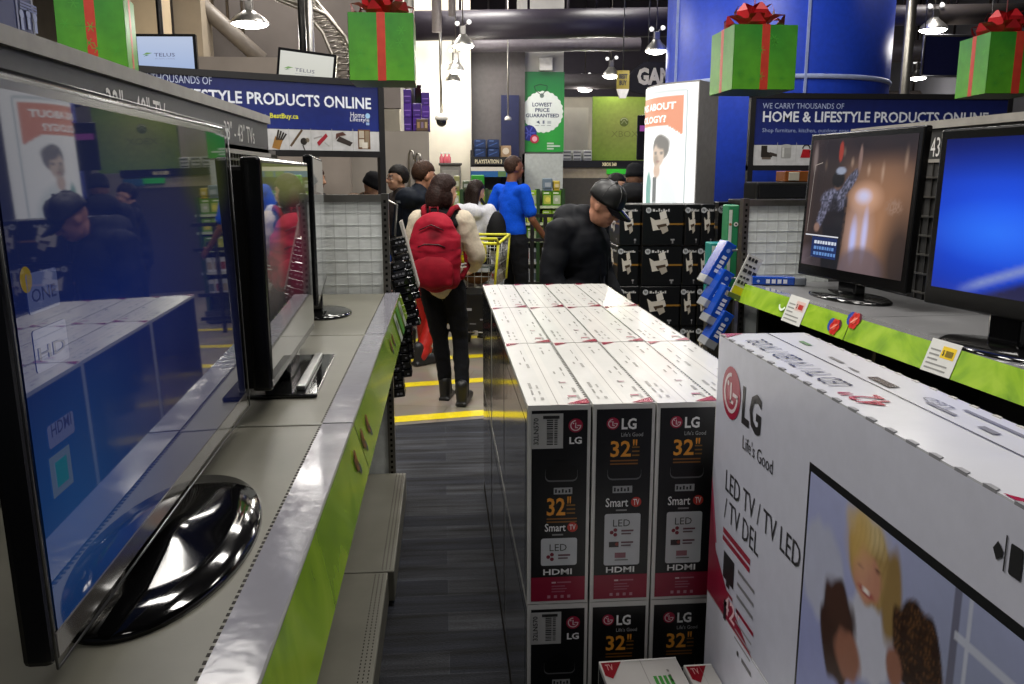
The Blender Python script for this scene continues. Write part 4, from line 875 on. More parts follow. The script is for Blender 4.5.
def gift(px0, px1, py0, py1, Y, lab, side=True, rz=0, dp=.42):
    A = aY(px0, py1, Y); B = aY(px1, py0, Y); w = B.x-A.x; hh = B.z-A.z
    t = thing('gift_box', lab, 'gift box', (A.x, Y, A.z), rz, 'hanging green gift boxes'); t.location = (A.x+w/2, Y+dp/2, A.z)
    m = MB(); x0, x1, y0, y1 = -w/2, w/2, -dp/2, dp/2
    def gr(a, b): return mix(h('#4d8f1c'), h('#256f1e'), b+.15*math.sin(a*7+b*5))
    m.box((x0, y0, 0), (x1, y1, hh), h('#367a1c'), 'satin')
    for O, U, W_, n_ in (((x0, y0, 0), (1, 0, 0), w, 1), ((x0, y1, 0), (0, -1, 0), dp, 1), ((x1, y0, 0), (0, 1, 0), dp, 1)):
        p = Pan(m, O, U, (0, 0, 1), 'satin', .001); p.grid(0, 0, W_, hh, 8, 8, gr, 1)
        for k in range(7):
            rr = random.Random(k+int(px0)); u, v = rr.uniform(.1, .9)*W_, rr.uniform(.1, .9)*hh; 
            for q in range(3): a = q*PI/3; p.line([(u-.03*math.cos(a), v-.03*math.sin(a)), (u+.03*math.cos(a), v+.03*math.sin(a))], .004, h('#3f8a28'), 2)
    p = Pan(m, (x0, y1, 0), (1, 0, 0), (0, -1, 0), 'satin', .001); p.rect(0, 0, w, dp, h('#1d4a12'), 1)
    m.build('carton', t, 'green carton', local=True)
    m = MB(); rc = h('#a83020'); rw_ = .028
    m.box((-rw_, y0-.003, -.002), (rw_, y1+.003, hh+.003), rc, 'satin') ; m.box((x0-.003, -rw_, -.002), (x1+.003, rw_, hh+.003), rc, 'satin')
    m.build('ribbon', t, 'red ribbon', local=True); bow(t, hh)
    m = MB(); m.tube([(0, 0, hh+.05), (0, 0, 5.2-A.z)], .004, h('#c9c9c9'), 'metal', 5); m.build('hanging_wire', t, local=True); return t
gift(57, 116, -8, 68, 5.5, 'hanging green gift box with red ribbon at the upper left, leftmost of all', dp=.34, rz=math.radians(9))
gift(350, 413, 13, 80, 6.05, 'hanging green gift box with red ribbon over the left blue sign, second from the left', dp=.46)
gift(732, 798, 25, 89, 5.95, 'hanging green gift box with red bow in front of the big blue column', dp=.5)
gift(990, 1052, 32, 93, 5.95, 'hanging green gift box with red bow at the upper right corner', dp=.44, rz=math.radians(-6))
# ================================================================== BLUE SIGNS
NAVY = h('#14205e'); FR = h('#1b1a1d')
def home_sign(lab, px0, px1, py0, py1, Y, left, yaw=0):
    U = V((math.cos(math.radians(yaw)), math.sin(math.radians(yaw)), 0)); Bk = V((-U.y, U.x, 0)); Z = V((0, 0, 1)); f = .05
    C1 = aY(px1, py1, Y)
    def onp(x, y): d = ray(x, y); q = EYE+d*((C1-EYE).dot(Bk)/d.dot(Bk))-C1; return q.dot(U), q.z
    w = -onp(px0, py1)[0]; hh = onp(px1, py0)[1]; O = C1-U*w; M = Mx(((U.x, Bk.x, 0, O.x), (U.y, Bk.y, 0, O.y), (0, 0, 1, O.z), (0, 0, 0, 1)))
    t = thing('overhead_sign', lab, 'sign', tuple((O+C1)/2)); t.location.z = 0
    m = MB(); g = -O.z
    m.box((-f, -.01, hh), (w+f, .05, hh+f), FR, 'satin', M); m.box((-f, -.01, -f), (w+f, .05, 0), FR, 'satin', M)
    m.box((-f, -.011, g), (0, .051, hh+f), FR, 'satin', M); m.box((w, -.011, g), (w+f, .051, hh+f), FR, 'satin', M); m.build('frame', t, 'black frame on two posts')
    m = MB(); m.box((0, 0, 0), (w, .03, hh), NAVY, 'satin', M); p = Pan(m, O, U, Z, 'satin', .001)
    p.grid(0, hh*.31, w, hh, 10, 4, lambda a, b: mix(h('#1a2a78'), h('#141d55'), b), 1); p.rect(0, 0, w, hh*.305, h('#c4c4c6'), 1); W = h('#dfe3ee')
    def T(s, a, b, c=W, bold=.0): u, v = p.px(*a); u2, v2 = p.px(*b); p.text(s, u, v, u2, v2, c, 3, bold)
    if left:
        u1, v0 = p.px(371, 109.5); u0 = p.px(208, 100)[0]; v1 = p.px(371, 98)[1]; full = (u1-u0)/.655
        p.text('HOME & LIFESTYLE PRODUCTS ONLINE', u1-full, v0, u1, v1, W, 3, .02); p.text('WE CARRY THOUSANDS OF', u1-full, v1+(v1-v0)*.38, u1-full*.637, v1+(v1-v0)*1.0, h('#b9c2dc'), 3, 0)
        ub, vb = p.px(270, 119.5); ue, vt = p.px(298, 114); p.text('BestBuy.ca', ub, vb, ue, vt, h('#d8d83c'), 3, .02); p.text('Shop furniture, kitchen, outdoor gear, collectibles and more at', u1-full, vb, ub-.03, vt, h('#8f9cc4'), 3, 0)
        T('Home', (350.5, 117.5), (364, 112.5)); T('Lifestyle', (350, 122.5), (369, 118)); a = p.px(367.5, 116); p.circ(a[0], a[1], .022, h('#9cc4e8'), 3); a = p.px(367.5, 124); p.rect(a[0]-.015, a[1]-.01, a[0]+.015, a[1]+.012, h('#8fa8d8'), 3)
        D = h('#2b2622')
        def at(x, y=140): return p.px(x, y)
        u, v = at(279); p.poly([(u-.06, v-.06), (u+.0, v-.075), (u+.03, v+.0), (u-.03, v+.03)], h('#9a6f35'), 2)
        for k in range(4): p.line([(u-.02+.015*k, v), (u+.0+.02*k, v+.08-.01*k)], .014, D, 3)
        u, v = at(300); p.line([(u-.08, v-.05), (u+.02, v+.08)], .018, h('#5a4632'), 2); p.circ(u+.03, v-.01, .028, D, 3); p.circ(u+.06, v-.0, .018, h('#7d7264'), 3); p.line([(u+.02, v-.04), (u+.04, v-.09)], .008, D, 3)
        u, v = at(322); p.poly([(u-.03, v-.05), (u+.05, v+.03), (u+.035, v+.055), (u-.045, v-.02)], h('#a02434'), 3); p.line([(u-.07, v+.01), (u-.0, v+.03)], .012, h('#999999'), 2); p.line([(u+.02, v-.02), (u+.06, v-.05)], .01, h('#aaaaaa'), 2)
        u, v = at(343); p.poly([(u-.06, v-.01), (u+.06, v-.05), (u+.085, v-.02), (u-.03, v+.03)], h('#3a3230'), 2); p.poly([(u-.065, v+.0), (u-.03, v+.03), (u+.03, v+.04), (u-.0, v+.065), (u-.06, v+.05)], h('#5a3a34'), 3)
        u, v = at(364); p.rect(u-.055, v-.075, u+.055, v+.085, h('#6a4a30'), 2); p.rect(u-.045, v+.015, u+.0, v+.075, h('#b9b0a0'), 3); p.rect(u+.01, v-.06, u+.045, v+.075, h('#8a7a64'), 3); p.rect(u-.045, v-.06, u+.0, v+.005, h('#cfc8ba'), 3); p.rect(u-.02, v-.07, u+.03, v-.02, h('#d8d2c8'), 4)
        for x in (289, 311, 332, 353): a = at(x); p.rect(a[0]-.002, a[1]-.09, a[0]+.002, a[1]+.09, h('#aaaaaa'), 2)
    else:
        T('WE CARRY THOUSANDS OF', (762.5, 108.5), (844, 103.5), h('#a8b4d8')); T('HOME & LIFESTYLE PRODUCTS ONLINE', (762.5, 122), (988.5, 112.5), W, .02); T('Shop furniture, kitchen, outdoor gear, collectibles and more', (762, 133.5), (900, 128.8), h('#9aa8d0'))
        D = h('#2b2622')
        def at(x, y=152): return p.px(x, y)
        u, v = at(767); p.poly([(u-.06, v-.05), (u+.05, v-.05), (u+.06, v-.01), (u+.0, v+.0), (u-.0, v+.06), (u-.06, v+.06)], D, 2); p.poly([(u+.02, v-.03), (u+.10, v-.045), (u+.10, v-.02), (u+.03, v-.0)], h('#3d3632'), 3); p.rect(u-.05, v-.07, u+.04, v-.05, h('#6a6058'), 2)
        u, v = at(786); p.rrect(u-.05, v-.06, u+.05, v+.055, .015, h('#9a9a98'), 2); p.circ(u, v+.055, .055, h('#b4b4b2'), 3, ry=.018); p.rect(u-.04, v-.05, u-.02, v+.04, h('#c8c8c6'), 3)
        u, v = at(806); p.poly([(u-.055, v-.055), (u+.055, v-.055), (u+.035, v+.025), (u-.035, v+.025)], h('#a81a24'), 2); p.ring(u, v+.03, .03, .042, h('#222222'), 3, 0, 180); p.poly([(u+.03, v-.01), (u+.08, v+.03), (u+.075, v+.04), (u+.03, v+.01)], h('#a81a24'), 2)
        for x in (777, 796, 820): a = at(x); p.rect(a[0]-.002, a[1]-.09, a[0]+.002, a[1]+.09, h('#aaaaaa'), 2)
    m.build('sign_board', t, 'blue board with white lettering over a strip of product pictures'); return t
home_sign('long blue sign with white product lettering and pictures above the left-hand shelves', 100, 379.5, 87, 151.5, 7.5, True, 28)
home_sign('long blue sign with white product lettering behind the right-hand TVs', 752.5, 1001, 100, 165.5, 8.2, False)
# screens above left sign
def info_screen(lab, c4, Y, bg):
    P = [aY(x, y, Y) for x, y in c4]      # lower left, lower right, upper right, upper left
    U = (P[1]-P[0]); w = U.length; U.normalize(); W = V((-U.z, 0, U.x)); hh = (P[3]-P[0]).dot(W)
    o = P[0]; t = thing('information_screen', lab, 'screen', tuple(o+U*(w/2)))
    m = MB(); R = Mx(((U.x, 0, W.x, o.x), (0, 1, 0, o.y), (U.z, 0, W.z, o.z), (0, 0, 0, 1))); b = .022
    m.rbox((-b, .0, -b), (w+b, .05, hh+b), h('#161617'), 'gloss', .006, 1, R); m.build('casing', t)
    m = MB(); p = Pan(m, R @ V((0, -.001, 0)), U, W, 'dimscreen', .001)
    p.grid(0, 0, w, hh, 6, 6, lambda x, y: mix(bg, mix(bg, (1, 1, 1), .25), y), 0)
    p.text('TELUS', w*.29, hh*.50, w*.66, hh*.59, h('#3b3560'), 2, .0); p.text('the future is friendly', w*.30, hh*.43, w*.66, hh*.46, h('#7a7aa0'), 2, 0)
    p.poly([(w*.08, hh*.54), (w*.16, hh*.60), (w*.26, hh*.59), (w*.18, hh*.555)], h('#6a9a4a'), 2); p.poly([(w*.10, hh*.50), (w*.15, hh*.545), (w*.20, hh*.535)], h('#4a7a5a'), 2)
    m.build('display', t, 'lit white display'); m = MB(); q = R @ V((w/2, .05, hh*.4)); m.tube([q, q+V((0, .12, -.0)), V((q.x, q.y+.12, 1.0))], .02, h('#222222'), 'metal', 8); m.build('bracket', t); return t
SPEC['dimscreen'] = (.3, 0, 0, 5, 0, 1, 0)
_m = bpy.data.materials.new('dimscreen'); _m.use_nodes = True; _b = _m.node_tree.nodes['Principled BSDF']; _a = _m.node_tree.nodes.new('ShaderNodeAttribute'); _a.attribute_name = 'Col'
_m.node_tree.links.new(_a.outputs['Color'], _b.inputs['Emission Color']); _b.inputs['Emission Strength'].default_value = .85; _b.inputs['Base Color'].default_value = (.02, .02, .02, 1); MATS['dimscreen'] = _m
info_screen('lit blue-white screen with dark lettering, left one above the left blue sign', [(140, 76.5), (195.5, 76.5), (192.5, 38), (138.5, 36.5)], 7.36, h('#9fb6e0'))
info_screen('lit warm white screen with dark lettering, tilted, right one above the left blue sign', [(278, 88), (331, 95), (337, 58), (284.5, 50.5)], 7.42, h('#cfcfc2'))
# poster over the left header
m = MB(); a = aX(0, -10, -.83); b = aX(39, 33, -.83); y0, y1, z0 = 1.55, b.y, 1.951
m.box((-.85, y0, z0), (-.84, y1, z0+.32), h('#1c2552'), 'print'); p = Pan(m, (-.84, y0, z0), (0, 1, 0), (0, 0, 1), 'print', .001); w = y1-y0
p.grid(0, 0, w, .32, 3, 3, lambda x, y: mix(h('#232a55'), h('#182048'), y), 1)
d = p.px(16, 15)[0]; p.rect(d-.004, 0, d+.004, .32, h('#7b7f98'), 2); p.rect(0, 0, w, .012, h('#8d8f9c'), 2); p.rect(w-.008, 0, w, .32, h('#8d8f9c'), 2)
for x in (19.5, 26, 33): u, v = p.px(x, 14 if x < 30 else 18); p.circ(u, v, .009, h('#8f98bc'), 3); p.rect(u-.006, v-.03, u+.006, v-.008, h('#8f98bc'), 3); p.rect(u-.012, v-.045, u+.012, v-.041, h('#6a739c'), 3)
for k in range(3): u, v = p.px(18, 2+3*k); u2 = p.px(34, 3)[0]; p.rect(u, v, u2, v+.004, h('#6a739c'), 3)
tag(m.build('poster_panel'), 'dark blue panel with small white icons standing on the left header at the top corner', 'poster')
# ================================================================== BLUE COLUMN AND LIGHT BOX
CB = h('#1a3db4'); cc = V((3.72, 10.4, 0)); cl = aY(668, 60, 10.4); cr = aY(880, 60, 10.4); cc.x = (cl.x+cr.x)/2; R0 = (cr.x-cl.x)/2*.985
t = thing('round_column', 'huge round blue column with white seams behind the hanging gift box', 'column', tuple(cc))
m = MB(); zb = aY(774, 78, 9.1).z
m.lathe([(R0, 0), (R0, 5.2)], CB, 'satin', 72, Mx.Translation(cc)); m.build('drum', t)
m = MB(); m.lathe([(R0+.012, zb), (R0+.02, zb+.01), (R0+.02, zb+.04), (R0+.012, zb+.05)], h('#9aa6cc'), 'satin', 72, Mx.Translation(cc)); m.build('band', t, 'pale horizontal band')
m = MB()
for px in (804, 668.5, 878):
    a = aY(px, 60, 9.2); ang = math.atan2(a.y-cc.y, a.x-cc.x) if px == 804 else (PI*1.06 if px < 700 else -.12)
    q = cc+V((math.cos(ang), math.sin(ang), 0))*(R0+.008); m.box((q.x-.012, q.y-.012, 0), (q.x+.012, q.y+.012, 5.2), h('#8f9cc8'), 'satin')
m.build('seam', t, 'pale vertical seams')
# curved light box
YB, YA, YC = 7.25, 7.95, 7.62
A = aY(646, 90, YA); B = aY(699, 81, YB); C = aY(718.5, 78, YC); zt = (A.z+B.z)/2
A = V((A.x, A.y, 0)); B = V((B.x, B.y, 0)); C = V((C.x, C.y, 0)); 
t = thing('light_box', 'glowing white light box poster of a person in a tie under an orange banner', 'light box', tuple((A+B)/2))
ch = (B-A); n = V((ch.y, -ch.x, 0)).normalized(); n = n if n.y < 0 else -n
def arc(a): return A+ch*a+n*(.10*math.sin(a*PI))
NA = 40; m = MB(); H0, H1 = .9, zt
def lb(a, b):
    c = (1.0, 1.0, .98); x, y = a, b
    c = mix(c, h('#9ecfc4'), 0)
    if y > .66: 
        inside = (x < .83) and (.675 < y < .905)
        if y < .72: inside = inside and (x > .0)
        if inside: c = h('#d96a14') if y < .95 else c
    if .60 < y <= .675 and .62 < x < .83 and (x-.62) > (.675-y)*2.6: c = h('#d96a14')
    # frame line
    fr = lambda d: max(0, 1-abs(d)/.012)
    if y < .945 and x < .9: c = mix(c, h('#4d7f86'), fr(x-.875)*.9) if x > .8 else c
    if x < .875: c = mix(c, h('#4d7f86'), fr(y-.945)*.9)
    # person
    c = mix(c, h('#e0e8e8'), ell(x, y, .50, .02, .30, .28, .08))
    c = mix(c, h('#2f9488'), ell(x, y, .23, .12, .09, .18, .15)); c = mix(c, h('#f4f6f6'), ell(x, y, .42, .10, .12, .22, .1))
    c = mix(c, h('#c8a890'), ell(x, y, .44, .31, .07, .06, .2))
    c = mix(c, h('#232220'), ell(x, y, .50, .50, .155, .105, .08)); c = mix(c, h('#c9b09a'), ell(x, y, .46, .435, .115, .095, .12)); c = mix(c, h('#2a2826'), ell(x, y, .54, .535, .12, .05, .2))
    c = mix(c, h('#6a5a44'), ell(x, y, .42, .40, .05, .04, .4)*.7); c = mix(c, h('#4a4038'), ell(x, y, .41, .455, .03, .012, .4)); c = mix(c, h('#4a4038'), ell(x, y, .53, .455, .03, .012, .4)); c = mix(c, h('#8a4a40'), ell(x, y, .46, .385, .035, .01, .4))
    if abs(x-.40) < .045+.02*(.25-y) and y < .26: c = h('#15303a')
    if abs(y-.04) < .005 and abs(x-.40) < .04: c = h('#9aa8a8')
    return c
NB = 120; vs = []; cs_ = []
for j in range(NB+1):
    for i in range(NA*2+1):
        q = arc(i/(NA*2)); vs.append((q.x, q.y, H0+(H1-H0)*j/NB)); 
        # picture spans from z 1.42 up
        z = H0+(H1-H0)*j/NB; cs_.append(lb(i/(NA*2), max(0, (z-1.40)/(H1-1.40))))
W_ = NA*2+1; fs = [(j*W_+i, j*W_+i+1, (j+1)*W_+i+1, (j+1)*W_+i) for j in range(NB) for i in range(NA*2)]
m.add(vs, fs, [[cs_[q] for q in f] for f in fs], 'glow')
def ctext(s, a0, a1, b0, b1):
    tv, tf, x0, x1, y0, y1 = textgeo(s, .035); L = []
    for x, y in tv:
        a = a0+(a1-a0)*(x-x0)/(x1-x0); b = b0+(b1-b0)*(y-y0)/(y1-y0); q = arc(a)+n*.006; L.append((q.x, q.y, 1.40+(H1-1.40)*b))
    m.add(L, tf, (1, .97, .93), 'glow')
ctext('NS ABOUT', -.01, .74, .80, .86); ctext('OLOGY?', .0, .60, .70, .76); 
tv = None
m.build('poster', t, 'glowing poster with an orange banner')
m = MB(); pts = [arc(i/20) for i in range(21)]+[C, V((A.x+.25, A.y+.25, 0))]
# grey cabinet behind the poster, a hair inside it
poly = [(q.x-n.x*.01, q.y-n.y*.01) for q in pts]
m.prism(poly, 'z', 0, H1+.015, h('#8d8a88'), 'satin'); m.build('cabinet', t, 'grey cabinet')
# ================================================================== PRINTER CARTONS
def printer_box(w, d, hh, big):
    m = MB(); m.rbox((0, 0, 0), (w, d, hh), h('#101113'), 'print', .004, 1)
    def face(p, W, H, small):
        lc = h('#c9c9c9'); p.circ(W*.14, H*.86, H*.07, h('#b9bcc0'), 1); p.text('hp', W*.14-H*.035, H*.82, W*.14+H*.035, H*.91, h('#22252a'), 2, .02)
        rr = random.Random(int(W*1000)); x = W*.24
        while x < W*(.62 if not small else .85): q = W*rr.uniform(.03, .06); p.rect(x, H*.83, x+q, H*(.86+rr.random()*.04), lc, 1); x += q+W*.02
        p.rect(W*.45, H*.50, W, H*.545, h('#8a6428'), 1)
        c1, c2, c3 = h('#cfc9be'), h('#a8a196'), h('#4a3c30')
        s = W/1.0
        p.poly([(W*.18, H*.70), (W*.30, H*.62), (W*.62, H*.66), (W*.66, H*.52), (W*.50, H*.40), (W*.26, H*.36)], c1, 2)
        p.poly([(W*.34, H*.50), (W*.58, H*.54), (W*.60, H*.46), (W*.40, H*.40)], c3, 3); p.poly([(W*.42, H*.44), (W*.60, H*.48), (W*.64, H*.36), (W*.50, H*.28)], c2, 4); p.poly([(W*.40, H*.80), (W*.55, H*.86), (W*.60, H*.68), (W*.44, H*.62)], h('#dcd8d0') if not small else c1, 3)
        p.rect(W*.70, H*.12, W*.80, H*.16, h('#8d8d90'), 1); p.rect(W*.73, H*.05, W*.77, H*.12, h('#77777a'), 1)
    face(Pan(m, (0, 0, 0), (1, 0, 0), (0, 0, 1), 'print', .001), w, hh, not big)
    face(Pan(m, (0, d, 0), (0, -1, 0), (0, 0, 1), 'print', .001), d, hh, True)
    return m
Yp = 6.55; xs = [(641.5, 682.5, True), (683.5, 699, False), (699.5, 713, False), (619.5, 640.8, False)]
nm = ['wide column', 'narrow column just right of the wide one', 'rightmost narrow column', 'column beside the man in the black cap']
rowz = [aY(660, y, Yp).z for y in (204, 245, 285.5, 326)]; bh = (rowz[0]-rowz[3])/3
lv = ['topmost', 'second from top', 'third from top', 'fourth from top', 'bottom']
for ci, (a, b, big) in enumerate(xs):
    x0 = aY(a, 250, Yp).x; x1 = aY(b, 250, Yp).x; proto = None
    nbox = int(rowz[0]/bh); base0 = rowz[0]-nbox*bh
    for k in range(nbox):
        if proto is None: proto = o = printer_box(x1-x0-.004, .42, bh-.004, big).build('printer_box')
        else: o = proto.copy(); COL.objects.link(o)
        o.location = (x0+.002+.006*math.sin(k*2.1+ci), Yp+.01*(k % 2)+(.03 if ci == 3 else 0), rowz[0]-(k+1)*bh)
        tag(o, 'black printer carton, %s in the %s' % (lv[min(k, 4)], nm[ci]), 'box', 'stacked printer cartons')
m = MB(); x0 = aY(619, 250, Yp).x; x1 = aY(713, 250, Yp).x; m.rbox((x0, Yp, 0), (x1, Yp+.5, rowz[0]-nbox*bh-.001), h('#3a2f20'), 'matte', .01); tag(m.build('pallet'), 'wooden pallet under the stacked printer cartons', 'pallet')
x0 = aY(715, 200, 7.3).x; m = MB(); a = aY(719, 202, 7.95); b = aY(736, 300, 7.95); mm = printer_box(b.x-a.x, .25, .5, False); o = mm.build('printer_box'); o.location = (a.x, 7.95, a.z-.5); tag(o, 'lone black carton with a white emblem by the blue column, right of the printer stack', 'box')
m = MB(); m.rbox((a.x-.02, 7.93, 0), (b.x+.02, 8.25, a.z-.501), h('#26282c'), 'matte', .01); tag(m.build('plinth'), 'dark plinth under the lone black carton by the blue column', 'plinth')
# ================================================================== FAR SHOP
# purple boxes on the ledge of the grey partition
a0 = aY(404, 131, 9.3); pw = .135; ph = .16
spots = [(403.5, 412, 89), (413, 421.5, 103), (422, 430, 92)]
for ci, (xa, xb, ytop) in enumerate(spots):
    A = aY(xa, 131, 9.35); B = aY(xb, 131, 9.35); top = aY(xa, ytop, 9.35).z; n = 3 if ci != 1 else 2; hh = (top-A.z)/n
    for k in range(n):
        m = MB(); m.rbox((A.x, 9.35, A.z+hh*k+.001), (B.x, 9.6, A.z+hh*(k+1)-.002), h('#4a2488') if (k+ci) % 2 else h('#3d1f74'), 'print', .004, 1)
        p = Pan(m, (A.x, 9.35, A.z+hh*k), (1, 0, 0), (0, 0, 1), 'print', .001); w = B.x-A.x
        p.rect(w*.12, hh*.45, w*.9, hh*.52, h('#8a68c0'), 1); p.rect(w*.3, hh*.12, w*.8, hh*.2, h('#6a48a8'), 1)
        tag(m.build('purple_carton'), 'purple carton on the grey ledge, %s column, %s' % (('left', 'middle', 'right')[ci], ('lowest', 'second from the bottom', 'top')[k if n == 3 else (0, 2)[k]]), 'box', 'purple cartons on the grey ledge')
A = aY(416.5, 131, 9.3); B = aY(428, 119, 9.3); m = MB(); m.rbox((A.x, 9.28, A.z+.001), (B.x, 9.34, B.z), h('#5a4638'), 'print', .003, 1)
p = Pan(m, (A.x, 9.28, A.z), (1, 0, 0), (0, 0, 1), 'print', .001)
for k in range(3): p.rect(.01+.04*k, .03, .035+.04*k, .09, h(('#a08058', '#7a6a88', '#b09a70')[k]), 1)
tag(m.build('brown_carton'), 'small brown carton with a picture in front of the purple cartons', 'box')
A = aY(415, 103, 9.33); B = aY(421, 84, 9.33); m = MB(); m.rbox((A.x, 9.36, A.z+.001), (B.x, 9.5, B.z), h('#15131a'), 'gloss', .006, 1); tag(m.build('black_carton'), 'small black carton standing on the middle purple cartons', 'box')
a = aY(401.5, 131, 9.3); b = aY(403, 86, 9.3); m = MB(); m.box((a.x, 9.3, a.z), (b.x, 9.7, b.z+.05), h('#c9c4bb'), 'satin'); struct('trim_1', m)
# curved handles and security camera
m = MB(); A = aY(409, 166, 9.15); B = aY(416, 150, 9.15)
for dx, top in ((0, 0), (.07, -.03)):
    m.tube([(A.x+dx, 9.17, 1.55), (A.x+dx, 9.15, B.z-.05+top), (A.x+dx+.02, 9.12, B.z+top), (A.x+dx+.05, 9.1, B.z-.02+top), (A.x+dx+.055, 9.1, B.z-.10+top)], .012, h('#a8a49c'), 'metal', 6)
m.box((A.x-.03, 9.14, 1.5), (A.x+.12, 9.205, 1.58), h('#8a8780'), 'metal')
tag(m.build('tap'), 'pair of thin curved metal spouts against the grey partition behind the shoppers', 'tap')
c = aY(441.5, 121.5, 12.4); t = thing('ceiling_camera', 'small dark dome camera on a long pole in front of the white wall', 'camera', tuple(c))
m = MB(); m.ball(c, .075, h('#1b1b1c'), 'gloss', 14, 10); m.build('dome', t); m = MB(); m.tube([c+V((0, 0, .05)), V((c.x, c.y, 5.22))], .02, h('#aaa79f'), 'metal', 8); m.lathe([(.09, 0), (.09, .05), (.03, .09)], h('#c9c6bf'), 'satin', 16, Mx.Translation(c+V((0, 0, .02)))); m.build('pole', t)
# grey cabinet by the white wall with little pink bottles
A = aY(440, 163, 12.6); B = aY(461, 200, 12.6); t = thing('storage_cabinet', 'grey cabinet against the white wall behind the shoppers', 'cabinet', ((A.x+B.x)/2, 12.8, 0))
m = MB(); m.rbox((A.x, 12.6, 0), (B.x, 13.1, A.z-.03), h('#75726c'), 'satin', .01); m.build('body', t); m = MB(); m.rbox((A.x-.02, 12.57, A.z-.03), (B.x+.02, 13.12, A.z), h('#3f3d3a'), 'satin', .005); m.build('top', t)
m = MB(); m.rbox((A.x+.03, 12.588, .1), (B.x-.03, 12.6, A.z-.1), h('#84817a'), 'satin', .004); m.build('door', t)
for i, px in enumerate((441.5, 445.5, 449)):
    q = aY(px, 162.5, 12.75); m = MB(); m.lathe([(.028, 0), (.03, .01), (.03, .08), (.014, .11), (.014, .13)], h('#c8606a'), 'gloss', 12, Mx.Translation((q.x, 12.75, A.z))); m.lathe([(.016, .13), (.016, .155), (.001, .155)], h('#d8d4d0'), 'satin', 10, Mx.Translation((q.x, 12.75, A.z)))
    tag(m.build('bottle'), 'small pink bottle on the grey cabinet, '+('left', 'middle', 'right')[i]+' one of three', 'bottle', 'pink bottles on the grey cabinet')
# console counter unit (left of the white column)
YU = 13.0; A = aY(470, 90, YU); B = aY(521, 270, YU)
zc = aY(490, 157, YU).z
t = thing('games_counter', 'dark shelving unit with a console name header left of the white column', 'shelf unit', ((A.x+B.x)/2, YU+.3, 0))
m = MB(); m.box((A.x, YU+.5, 0), (B.x+.1, YU+.56, 3.9), h('#55504f'), 'satin'); m.box((A.x, YU, 0), (A.x+.04, YU+.55, zc+.1), h('#2a2829'), 'satin'); m.build('carcass', t)
m = MB(); z1, z2 = aY(490, 157, YU).z, aY(490, 165, YU).z; m.box((A.x, YU-.02, z2), (B.x, YU+.5, z1), h('#131214'), 'satin'); p = Pan(m, (A.x, YU-.02, z2), (1, 0, 0), (0, 0, 1), 'dimscreen', .002)
u, v = p.px(475, 163.5); u2, v2 = p.px(502, 159.5); p.text('PLAYSTATION 3', u, v, u2, v2, h('#e8d8b0'), 2, .02); m.build('header', t, 'black header with pale lettering')
m = MB(); z3, z4, z5 = aY(490, 167, YU).z, aY(490, 171, YU).z, aY(490, 177, YU).z; m.box((A.x, YU-.01, z4), (B.x, YU+.5, z3), h('#d5cfc0'), 'print'); m.box((A.x, YU-.01, z5), (B.x, YU+.5, z4), h('#235a94'), 'print'); p = Pan(m, (A.x, YU-.01, z5), (1, 0, 0), (0, 0, 1), 'print', .001)
for x in (498, 508): u, v = p.px(x, 174); p.rect(u, v-.04, u+.12, v+.04, h('#5a7a4a'), 1)
m.build('shelf', t, 'white and blue shelf front'); m = MB(); m.box((A.x, YU+.02, .2), (B.x, YU+.5, z5-.25), h('#5a564e'), 'satin'); m.build('lower_shelf', t)
w = aY(487, 150, YU).x-aY(475, 150, YU).x; hb = (aY(480, 139, YU).z-zc)/2
for ci, px in enumerate((474.5, 488)):
    for k in range(2):
        q = aY(px, 150, YU); m = MB(); m.rbox((q.x, YU+.05, zc+hb*k+.001), (q.x+w-.01, YU+.35, zc+hb*(k+1)-.004), h('#1d2f55'), 'print', .006, 1)
        p = Pan(m, (q.x, YU+.05, zc+hb*k), (1, 0, 0), (0, 0, 1), 'print', .001); p.line([(.02, .03), (w*.8, hb*.6)], .012, h('#3f5c94'), 1); p.rect(.02, hb*.75, w*.5, hb*.85, h('#6078a8'), 1)
        tag(m.build('console_carton'), 'dark blue carton on top of the console shelving, %s column, %s' % (('left', 'right')[ci], ('lower', 'upper')[k]), 'box', 'blue cartons over the console header')
q = aY(501, 157, YU); m = MB(); m.rbox((q.x, YU+.1, zc+.001), (q.x+.16, YU+.3, zc+.17), h('#a88a68'), 'print', .006, 1); p = Pan(m, (q.x, YU+.1, zc), (1, 0, 0), (0, 0, 1), 'print', .001); p.circ(.08, .09, .05, h('#d8ccb8'), 1); tag(m.build('tan_carton'), 'small tan carton beside the blue cartons over the console header', 'box')
A = aY(501, 95, 13.45); B = aY(519, 157, 13.45); m = MB(); m.box((A.x, 13.45, 0), (B.x, 13.49, A.z), h('#141b44'), 'satin'); tag(m.build('display_board'), 'tall navy board beside the white column, above the console header', 'board')
for px, yb, Y, lab in ((431, 112, 12.6, 'tiny white sensor on a thin drop rod left of the green tag sign'),):
    q = aY(508, 118, 12.9); m = MB(); m.tube([q, V((q.x, q.y, 5.22))], .012, h('#b9b6af'), 'metal', 6); m.lathe([(.05, 0), (.05, .03), (.02, .06)], h('#dcd9d2'), 'satin', 12, Mx.Translation(q-V((0, 0, .03)))); tag(m.build('ceiling_sensor'), lab, 'sensor')
